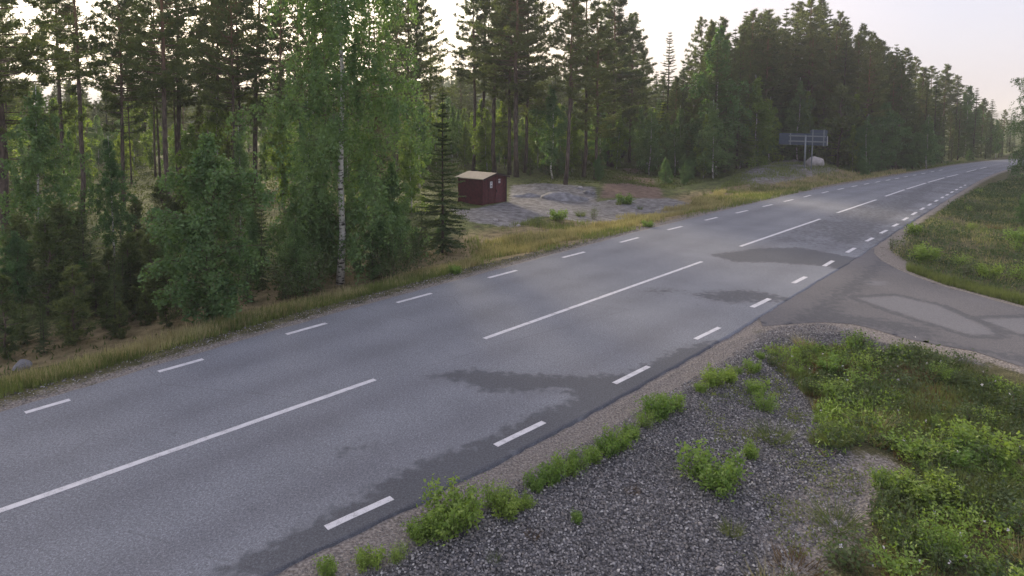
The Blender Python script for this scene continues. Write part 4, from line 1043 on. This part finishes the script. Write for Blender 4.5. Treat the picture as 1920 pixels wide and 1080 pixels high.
for px, py, h_, k_, v_, wd, lab in [(1340, 905, .5, 'shrub', 1, 1.35, 'large bright green shrub alone on the dark gravel'), (1450, 822, .36, 'tuft', 1, 2.0, 'rounded soft green tuft at the upper gravel edge'), (1410, 858, .26, 'shrub', 0, .9, 'small fresh shrub between large shrub and weed field'),
        (1372, 1000, .30, 'tuft', 0, 1.2, 'small green grass tuft on the lower gravel'), (1080, 978, .14, 'shrub', 0, 1.1, 'tiny yellow-green seedling on the dark gravel'), (926, 1050, .14, 'tuft', 0, 1.4, 'tiny dull tuft on the gravel near the bottom'),
        (1435, 770, .42, 'shrub', 2, 1.2, 'loose pale shrub at the top of the gravel slope'), (1420, 740, .3, 'shrub', 0, 1.2, 'pale low shrub just below the junction gravel'), (998, 1005, .12, 'tuft', 2, 1.3, 'brown withered tuft on the lower gravel'), (1186, 922, .12, 'tuft', 2, 1.3, 'brown withered tuft in the middle of the gravel'),
        (1570, 985, .42, 'tuft', 1, 1.8, 'soft dull green tuft beside the sandy track'), (1662, 915, .26, 'shrub', 1, 1.4, 'dark olive low clump right of the sandy track'), (1715, 940, .45, 'weed', 1, 1.3, 'blue-green ferny weed right of the olive clump'), (1490, 1065, .26, 'tuft', 2, 1.8, 'dull olive clump at the bottom edge'),
        (1795, 935, .62, 'tuft', 1, 1.3, 'tall blue-green grass clump in the right weed field'), (1742, 860, .5, 'tuft', 1, 2.2, 'large soft pale green clump in the middle of the weed field'), (1590, 1060, .45, 'weed', 0, 1.5, 'broad leafy weed at the bottom right of the sandy track'), (1840, 860, .55, 'shrub', 1, 1.3, 'leafy shrub in the right weed field'), (1770, 1040, .5, 'shrub', 2, 1.3, 'bright leafy shrub near the bottom right'),
        (1680, 1078, .42, 'weed', 2, 1.5, 'round leafy weed at the bottom edge'), (1900, 1000, .62, 'weed', 1, 1.6, 'large pale leafed weed at the right edge near the bottom')]:
    plant(k_, ground(px, py, -.02), h_, lab, None, v_, wd)

def scatter(poly_px, n, g, zfix=0.0, noise_s=None, thr=0.0, seed=1, avoid=(), world=False, rag=0.0):
    pl = np.array(poly_px) if world else poly(poly_px, zfix)
    lo, hi = pl.min(0), pl.max(0); out = []
    tot = 0; it = 0
    while tot < n and it < 60:
        it += 1
        q = g.uniform(lo, hi, size=(n * 2, 2)); q = q[inside(q, pl)]
        if noise_s: q = q[vnoise(q[:, 0], q[:, 1], noise_s, seed) + g.normal(size=len(q)) * .12 > thr]
        if rag: q = q[sdist(q, pl) > rag * (vnoise(q[:, 0], q[:, 1], .8, 77) * 1.5 + g.random(len(q)) * .4 - .45)]
        q = q[sdist(q, ROAD) < -.12]; q = q[sdist(q, SIDE) < -.05]
        for a_ in avoid: q = q[sdist(q, a_) < 0]
        out.append(q); tot += len(q)
    q = np.vstack(out)[:n]
    return np.column_stack([q, height(q)])

FIELD = [(1425, 655), (1560, 630), (1640, 640), (1700, 652), (1790, 668), (1900, 700), (2100, 760), (2300, 1300), (1500, 1300), (1430, 1080), (1530, 1030), (1620, 940), (1670, 880), (1620, 835), (1540, 845), (1510, 790), (1478, 720)]
def spot(q, names):
    best = min(names, key=lambda t: (flat(t[0], t[1])[0] - q[0]) ** 2 + (flat(t[0], t[1])[1] - q[1]) ** 2)
    return best[2]
FN = [(1480, 670, 'by the junction gravel'), (1640, 650, 'along the side road'), (1800, 680, 'by the road at right'), (1580, 740, 'in the upper field'), (1560, 810, 'above the sandy track'), (1720, 760, 'in the upper middle'), (1870, 790, 'near the right edge'), (1700, 850, 'right of the sandy track'), (1640, 940, 'below the sandy track'), (1840, 900, 'beside the blue-green clump'), (1760, 1000, 'below the blue-green clump'), (1900, 1040, 'in the bottom right corner'), (1620, 1050, 'near the bottom edge')]
BN = [(1680, 470, 'at the junction corner'), (1740, 440, 'on the lower bank'), (1800, 390, 'by the far dashes'), (1850, 360, 'high on the bank'), (1740, 510, 'above the side road'), (1850, 540, 'above the right side road'), (1850, 460, 'halfway up'), (1910, 420, 'near the right edge')]
g = np.random.default_rng(5)
for q in scatter(FIELD, 150, g, rag=.5):
    u = random.random(); k_ = 'weed' if u < .45 else 'tuft' if u < .85 else 'shrub'
    lab = {'weed': 'dark green leafy weed in the near right weed field', 'tuft': 'grass tuft in the near right weed field', 'shrub': 'bright leafy shrublet in the near right weed field'}[k_] + ', ' + spot(q, FN)
    plant(k_, Vector(q), random.uniform(.18, .42), lab, 'near right weed field, ' + lab.replace(' in the near right weed field', ''), wid=random.uniform(1.1, 1.8))
BANK = [(1665, 470), (1700, 440), (1760, 400), (1810, 368), (1850, 350), (1920, 325), (2150, 330), (2300, 480), (2300, 640), (2100, 605), (1920, 568), (1830, 542), (1760, 520), (1710, 500)]
for q in scatter(BANK, 90, g, noise_s=2.2, thr=.35, seed=3):
    u = random.random(); k_ = 'weed' if u < .6 else 'tuft' if u < .75 else 'shrub'
    lab = {'weed': 'dark green leafy weed on the right bank', 'tuft': 'grass tuft on the right bank', 'shrub': 'bright leafy shrublet on the right bank'}[k_] + ', ' + spot(q, BN)
    plant(k_, Vector(q), random.uniform(.3, .65), lab, 'plants of the right bank, ' + lab.replace(' on the right bank', ''), wid=random.uniform(1.1, 1.8))
CLEAR = [(985, 436), (1060, 400), (1130, 392), (1180, 398), (1160, 412), (1080, 428)]
for px, py, h_, lab in [(1112, 410, 1.0, 'bright green leafy clump in the clearing beside the verge'), (1045, 412, .7, 'pale green clump in front of the rock outcrop'), (1088, 405, .75, 'second green clump in front of the rock outcrop'), (1172, 382, .8, 'small upright yellow-green plant on the grey ground'), (1160, 384, .5, 'low plant beside the upright yellow-green plant'), (1200, 392, .45, 'little plant alone on the grey ground'), (1010, 425, .8, 'tall wispy clump at the edge of the golden grass'), (1320, 368, .8, 'light green bush near the rocky bank'), (1290, 366, .6, 'low light green bush left of the rocky bank bush'), (1215, 425, .4, 'dark green weed in the golden grass by the road'), (852, 512, .35, 'dark green low weed on the left verge below the thin spruce')]:
    plant('weed' if px in (1112, 1320, 1010, 1290) else 'tuft' if px in (1088, 1160, 1200) else 'shrub', ground(px, py, -.03), h_ * .85, lab, None, 1, 1.2)

# ---------------------------------------------------------------- uncountable ground cover
def grass_stuff(name, label, cat, pts, mat, hr, w_, seed, lean=.35, bend=.15):
    g = np.random.default_rng(seed); mb = MB(); n = len(pts)
    pts = pts.copy(); pts[:, 2] -= .01
    a = g.uniform(0, 6.28, n)
    d = unit(np.stack([np.cos(a) * lean * g.random(n), np.sin(a) * lean * g.random(n), np.ones(n)], -1))
    ws = w_ * (1 + pts[:, 1] / 22)
    mb.blades(pts, d, g.uniform(*hr, n), ws, g, bend)
    return tag(link(name, mb.mesh(name, mat, False)), label, cat, kind='stuff')
def band(pxs, lo, hi):
    """strip of photo along the left asphalt edge, lo..hi pixels above it"""
    e = lambda p: float(np.interp(p, [0, 239, 511, 733, 900, 1100, 1289, 1478, 1572, 1698], [772, 701, 620, 558, 513, 460, 411, 366, 347, 327]))
    return [(p, e(p) - lo * s_(p)) for p in pxs] + [(p, e(p) - hi * s_(p)) for p in reversed(pxs)]
s_ = lambda p: float(np.interp(p, [-200, 0, 500, 900, 1300, 1700], [1.25, 1.1, .85, .62, .36, .16]))
VX = [-150, 0, 120, 239, 370, 511, 620, 733, 820, 900, 1000, 1100, 1289, 1478, 1698]
def e_ext(p): return p
g = np.random.default_rng(9)
grass_stuff('verge_grass', 'yellow-green grass along the left verge', 'grass', scatter(band(VX[:10], 22, 62), 13000, g, noise_s=1.2, thr=.38), M['grass'], (.10, .34), .012, 1)
grass_stuff('dry_grass', 'golden dry grass along the left verge and in front of the hut', 'grass', np.vstack([scatter(band(VX[:10], 26, 72), 8000, g, noise_s=.9, thr=.5, seed=4), scatter(band([870, 900, 1000, 1100, 1200, 1289, 1370], 22, 120), 24000, g, noise_s=1.5, thr=.30, seed=6, rag=1.2), scatter(band([1330, 1370, 1478, 1572, 1698], 16, 90), 7000, g, noise_s=1.5, thr=.35, seed=6)]), M['straw'], (.15, .42), .012, 2)
grass_stuff('clearing_grass', 'thin green grass on the clearing and the rocky bank', 'grass', np.vstack([scatter([(870, 440), (1000, 400), (1250, 400), (1290, 372), (1400, 345), (1500, 340), (1570, 345), (1290, 408), (1100, 455), (900, 500)], 9000, g, noise_s=1.6, thr=.5, seed=2), scatter([(1290, 375), (1400, 322), (1480, 312), (1600, 322), (1700, 318), (1820, 300), (1700, 322), (1560, 345), (1400, 378)], 9000, g, noise_s=1.8, thr=.42, seed=12)]), M['grass'], (.12, .4), .014, 3)
grass_stuff('forest_floor_cover', 'low berry shrubs and moss covering the forest floor', 'ground cover', np.vstack([scatter(band([-200, 0, 120, 239, 370, 511, 620, 733, 820, 880], 70, 400), 60000, g, noise_s=1.4, thr=.30, seed=7), scatter([(960, 345), (1000, 338), (1060, 310), (1130, 304), (1300, 302), (1400, 312), (1370, 330), (1260, 352), (1120, 345), (1050, 345)], 22000, g, noise_s=2.5, thr=.35, seed=14)]), M['moss'], (.06, .2), .03, 4, .9)

def weeds_stuff(name, label, pts, mat, seed, hr=(.04, .3), leaf=.045, k=6):
    g = np.random.default_rng(seed); mb = MB(); n = len(pts)
    hgt = g.uniform(*hr, n) * (.4 + vnoise(pts[:, 0], pts[:, 1], 1.3, 21))
    hgt *= np.where(True, 1, 1)
    p = np.repeat(pts, k, 0); hh = np.repeat(hgt, k)
    p = p + g.normal(size=p.shape) * .045; p[:, 2] = np.repeat(pts[:, 2], k) + hh * g.random(n * k)
    mb.leaves(p, leaf * g.uniform(.5, 1.4, n * k) * (1 + p[:, 1] / 30), g, -.2, .5, .45)
    return tag(link(name, mb.mesh(name, mat, False)), label, 'weeds', kind='stuff')
weeds_stuff('field_weeds', 'dense mixed low weeds covering the near right field', scatter(FIELD, 10000, g, noise_s=.9, thr=.48, seed=31, rag=.9), M['darkshrub'], 1)
weeds_stuff('bright_weeds', 'fresh green low leaves between the darker field weeds', scatter(FIELD, 3600, g, noise_s=.8, thr=.62, seed=33, rag=.8), M['shrub'], 2)
grass_stuff('field_grass', 'green grass among the weeds of the near right field', 'grass', scatter(FIELD, 17000, g, noise_s=1.1, thr=.44, seed=35, rag=.7), M['grass'], (.08, .34), .008, 5, .6)
grass_stuff('red_weeds', 'reddish brown withered weeds in the near right field', 'weeds', scatter(FIELD, 7000, g, noise_s=1.0, thr=.55, seed=37, rag=.5), M['redweed'], (.06, .24), .010, 6, .8)
weeds_stuff('bank_weeds', 'low dark weeds covering the right bank beyond the side road', scatter(BANK, 13000, g, noise_s=1.5, thr=.42, seed=41), M['darkshrub'], 3, (.05, .35), .05)
grass_stuff('bank_grass', 'yellow-green grass on the right bank beyond the side road', 'grass', np.vstack([scatter(BANK, 24000, g, noise_s=1.6, thr=.36, seed=43), scatter([(1700, 500), (1760, 520), (1830, 540), (1920, 560), (2000, 578), (2000, 590), (1920, 574), (1822, 548), (1767, 533), (1700, 508)], 6000, g)]), M['grass'], (.1, .4), .010, 7, .5)
grass_stuff('bank_dry_grass', 'straw and brown grass patches on the right bank', 'grass', scatter(BANK, 9000, g, noise_s=1.3, thr=.58, seed=45), M['straw'], (.1, .35), .010, 8, .6)
weeds_stuff('slope_weeds', 'scattered tiny weeds growing through the gravel', scatter([(1300, 720), (1460, 660), (1520, 800), (1640, 860), (1560, 1000), (1450, 1090), (1250, 1100), (1380, 900)], 800, g, noise_s=.7, thr=.55, seed=47), M['grass'], 4, (.02, .1), .035, 5)
def flowers():
    g = np.random.default_rng(12); pts = scatter(FIELD, 60, g); mb = MB()
    pts[:, 2] += g.uniform(.15, .4, len(pts))
    for k in range(6): mb.leaves(pts + g.normal(size=pts.shape) * .006, .03, g, -.6, .5, .8)
    tag(link('white_flowers', mb.mesh('white_flowers', M['white'], False)), 'tiny white flowers dotted over the near right weed field', 'flowers', kind='stuff')
flowers()

def stones_stuff():
    g = np.random.default_rng(3); mb = MB()
    q = scatter([(430, 1150), (560, 1058), (753, 966), (907, 890), (1022, 825), (1138, 763), (1246, 706), (1358, 644), (1464, 614), (1540, 608), (1600, 618), (1485, 652), (1505, 715), (1540, 782), (1580, 842), (1625, 880), (1600, 940), (1500, 1010), (1420, 1090), (1400, 1200), (500, 1250)], 62000, g)
    dR = -sdist(q[:, :2], ROAD)
    sz = np.where(dR < .55, g.uniform(.005, .011, len(q)), .007 + .024 * g.random(len(q)) ** 2.6)
    base = np.array([(1, 0, 0), (-1, 0, 0), (0, 1, 0), (0, -1, 0), (0, 0, 1), (0, 0, -1)], float)
    v = base[None] * g.uniform(.55, 1.15, (len(q), 6, 1)) * np.array([1, 1, .7])
    a = g.uniform(0, 6.28, len(q)); c, s2 = np.cos(a)[:, None], np.sin(a)[:, None]
    t = g.normal(size=(len(q), 1)) * .5
    x, y, z = v[..., 0] * c - v[..., 1] * s2, v[..., 0] * s2 + v[..., 1] * c, v[..., 2]
    x, z = x * np.cos(t) - z * np.sin(t), x * np.sin(t) + z * np.cos(t)
    v = np.stack([x, y, z], -1) * sz[:, None, None] + q[:, None] + np.array([0, 0, .3]) * sz[:, None, None]
    f = np.array([(0, 2, 4), (2, 1, 4), (1, 3, 4), (3, 0, 4), (2, 0, 5), (1, 2, 5), (3, 1, 5), (0, 3, 5)])
    F3 = (np.arange(len(q)) * 6)[:, None, None] + f[None]
    mb.add(v.reshape(-1, 3), F3.reshape(-1, 3))
    tag(link('gravel', mb.mesh('gravel', M['gravel'], False)), 'loose dark grey gravel on the near road shoulder and slope', 'gravel', kind='stuff')
    # left shoulder
    mb = MB(); q = scatter(band(VX, 1, 26), 9000, g); n = len(q); sz = g.uniform(.010, .024, n)
    v = base[None] * g.uniform(.55, 1.15, (n, 6, 1)) * sz[:, None, None] + q[:, None] + np.array([0, 0, .006])
    F3 = (np.arange(n) * 6)[:, None, None] + f[None]; mb.add(v.reshape(-1, 3), F3.reshape(-1, 3))
    tag(link('shoulder_gravel', mb.mesh('shoulder_gravel', M['gravel'], False)), 'loose gravel strip along the left asphalt edge', 'gravel', kind='stuff')
stones_stuff()

# ---------------------------------------------------------------- far hills
def hill(name, label, px0, px1, dist, tops, mat, depth=400):
    g = np.random.default_rng(int(px0)); n = 220; mb = MB()
    pxs = np.linspace(px0, px1, n)
    xs = (pxs - 960) / F * dist
    H = np.array([htop(p, dist, float(np.interp(p, [a for a, b in tops], [b for a, b in tops]))) for p in pxs])
    rows = []
    for k, (f_, o_) in enumerate([(0, -depth), (.45, -depth * .6), (.8, -depth * .3), (1, 0), (.85, depth * .4), (0, depth)]):
        rows.append(np.stack([xs, np.full(n, dist + o_), H * f_ + (g.normal(size=n) * dist * .0018 if 0 < f_ else 0) - (3 if f_ == 0 else 0)], -1))
    v = np.vstack(rows); i, j = np.meshgrid(np.arange(5), np.arange(n - 1), indexing='ij')
    mb.add(v, None, np.stack([i * n + j, i * n + j + 1, (i + 1) * n + j + 1, (i + 1) * n + j], -1).reshape(-1, 4))
    tag(link(name, mb.mesh(name, mat)), label, kind='structure')
    return rows
def hill_mat():
    m, n, l, p = newmat('forested_hill')
    n1 = noise_node(n, l, .05, 8)
    l.new(ramp(n, l, n1.outputs['Fac'], [(.35, (.03, .05, .035)), (.65, (.07, .10, .06))]).outputs[0], p.inputs['Base Color'])
    p.inputs['Roughness'].default_value = 1; return m
M['hill'] = hill_mat()
rows = hill('hills', 'low forested hill behind the hut clearing', 300, 1500, 300, [(300, 190), (700, 180), (850, 158), (930, 150), (1050, 150), (1200, 170), (1500, 190)], M['hill'], 90)
hill('hills', 'distant blue wooded hill above the end of the road', 1500, 2600, 1900, [(1500, 225), (1780, 218), (1860, 209), (1900, 212), (2100, 205), (2600, 210)], M['hill'], 500)
def hill_trees():
    g = np.random.default_rng(44); mb = MB()
    xs = rows[3][:, 0]; H = rows[3][:, 2]
    n = 2600
    x = g.uniform(xs[0], xs[-1], n); f_ = g.random(n) ** .7; z0 = np.interp(x, xs, H)
    y = 300 - (1 - f_) * 75; zb = z0 * (1 - .62 * (1 - f_) ** 1.2) - 2.5
    for k in range(9):
        a = g.uniform(0, 6.28, n); hh = g.uniform(5, 9, n); c = k / 9
        base = np.stack([x, y, zb + hh * c], -1)
        for s in range(5):
            aa = a + s * 1.256; r_ = 1.6 * (1 - c * .85)
            d = unit(np.stack([np.cos(aa), np.sin(aa), np.full(n, -.25)], -1))
            mb.blades(base + np.array([0, 0, .6]), d, r_ * g.uniform(.7, 1.2, n), 1.0 * (1.1 - c), g, .1)
    tag(link('hill_forest', mb.mesh('hill_forest', M['spruce'], False)), 'far forest covering the low hill behind the clearing', 'forest', kind='stuff')
hill_trees()

# ---------------------------------------------------------------- morning haze
def haze():
    mb = MB(); mb.box((0, 0, 24), (5600, 5600, 64))
    m = bpy.data.materials.new('haze_air'); m.use_nodes = True; n, l = m.node_tree.nodes, m.node_tree.links; n.clear()
    v = n.new('ShaderNodeVolumePrincipled'); v.inputs['Density'].default_value = .0009; v.inputs['Color'].default_value = (.93, .93, .95, 1); v.inputs['Anisotropy'].default_value = 0.0
    o = n.new('ShaderNodeOutputMaterial'); l.new(v.outputs[0], o.inputs['Volume'])
    tag(link('haze', mb.mesh('haze', m, False)), 'thin pale morning haze filling the air over road and forest', 'haze', kind='stuff')
haze()

# ---------------------------------------------------------------- labels that single out look-alikes
def single_out():
    ORD = ['', 'second-', 'third-', 'fourth-', 'fifth-', 'sixth-', 'seventh-', 'eighth-', 'ninth-', 'tenth-', 'eleventh-', 'twelfth-', 'thirteenth-', 'fourteenth-', 'fifteenth-', 'sixteenth-', 'seventeenth-', 'eighteenth-', 'nineteenth-', 'twentieth-'] + ['twenty-' + w_ for w_ in ('first-', 'second-', 'third-', 'fourth-', 'fifth-', 'sixth-', 'seventh-', 'eighth-', 'ninth-')] + ['thirty-' + w_ for w_ in ('first-', 'second-', 'third-', 'fourth-', 'fifth-', 'sixth-', 'seventh-', 'eighth-', 'ninth-')]
    by = {}
    for o in COL.objects:
        if o.parent is None and 'category' in o.keys(): by.setdefault(o['label'], []).append(o)
    for lab, os_ in by.items():
        if len(os_) < 2: continue
        os_.sort(key=lambda o: o.location.x ** 2 + o.location.y ** 2)
        for i, o in enumerate(os_):
            o['label'] = 'farthest ' + lab if i == len(os_) - 1 else ORD[i] + 'nearest ' + lab
            if len(o['label'].split()) > 16: o['label'] = ' '.join(w_ for w_ in o['label'].split() if w_ not in ('the', 'a'))
single_out()
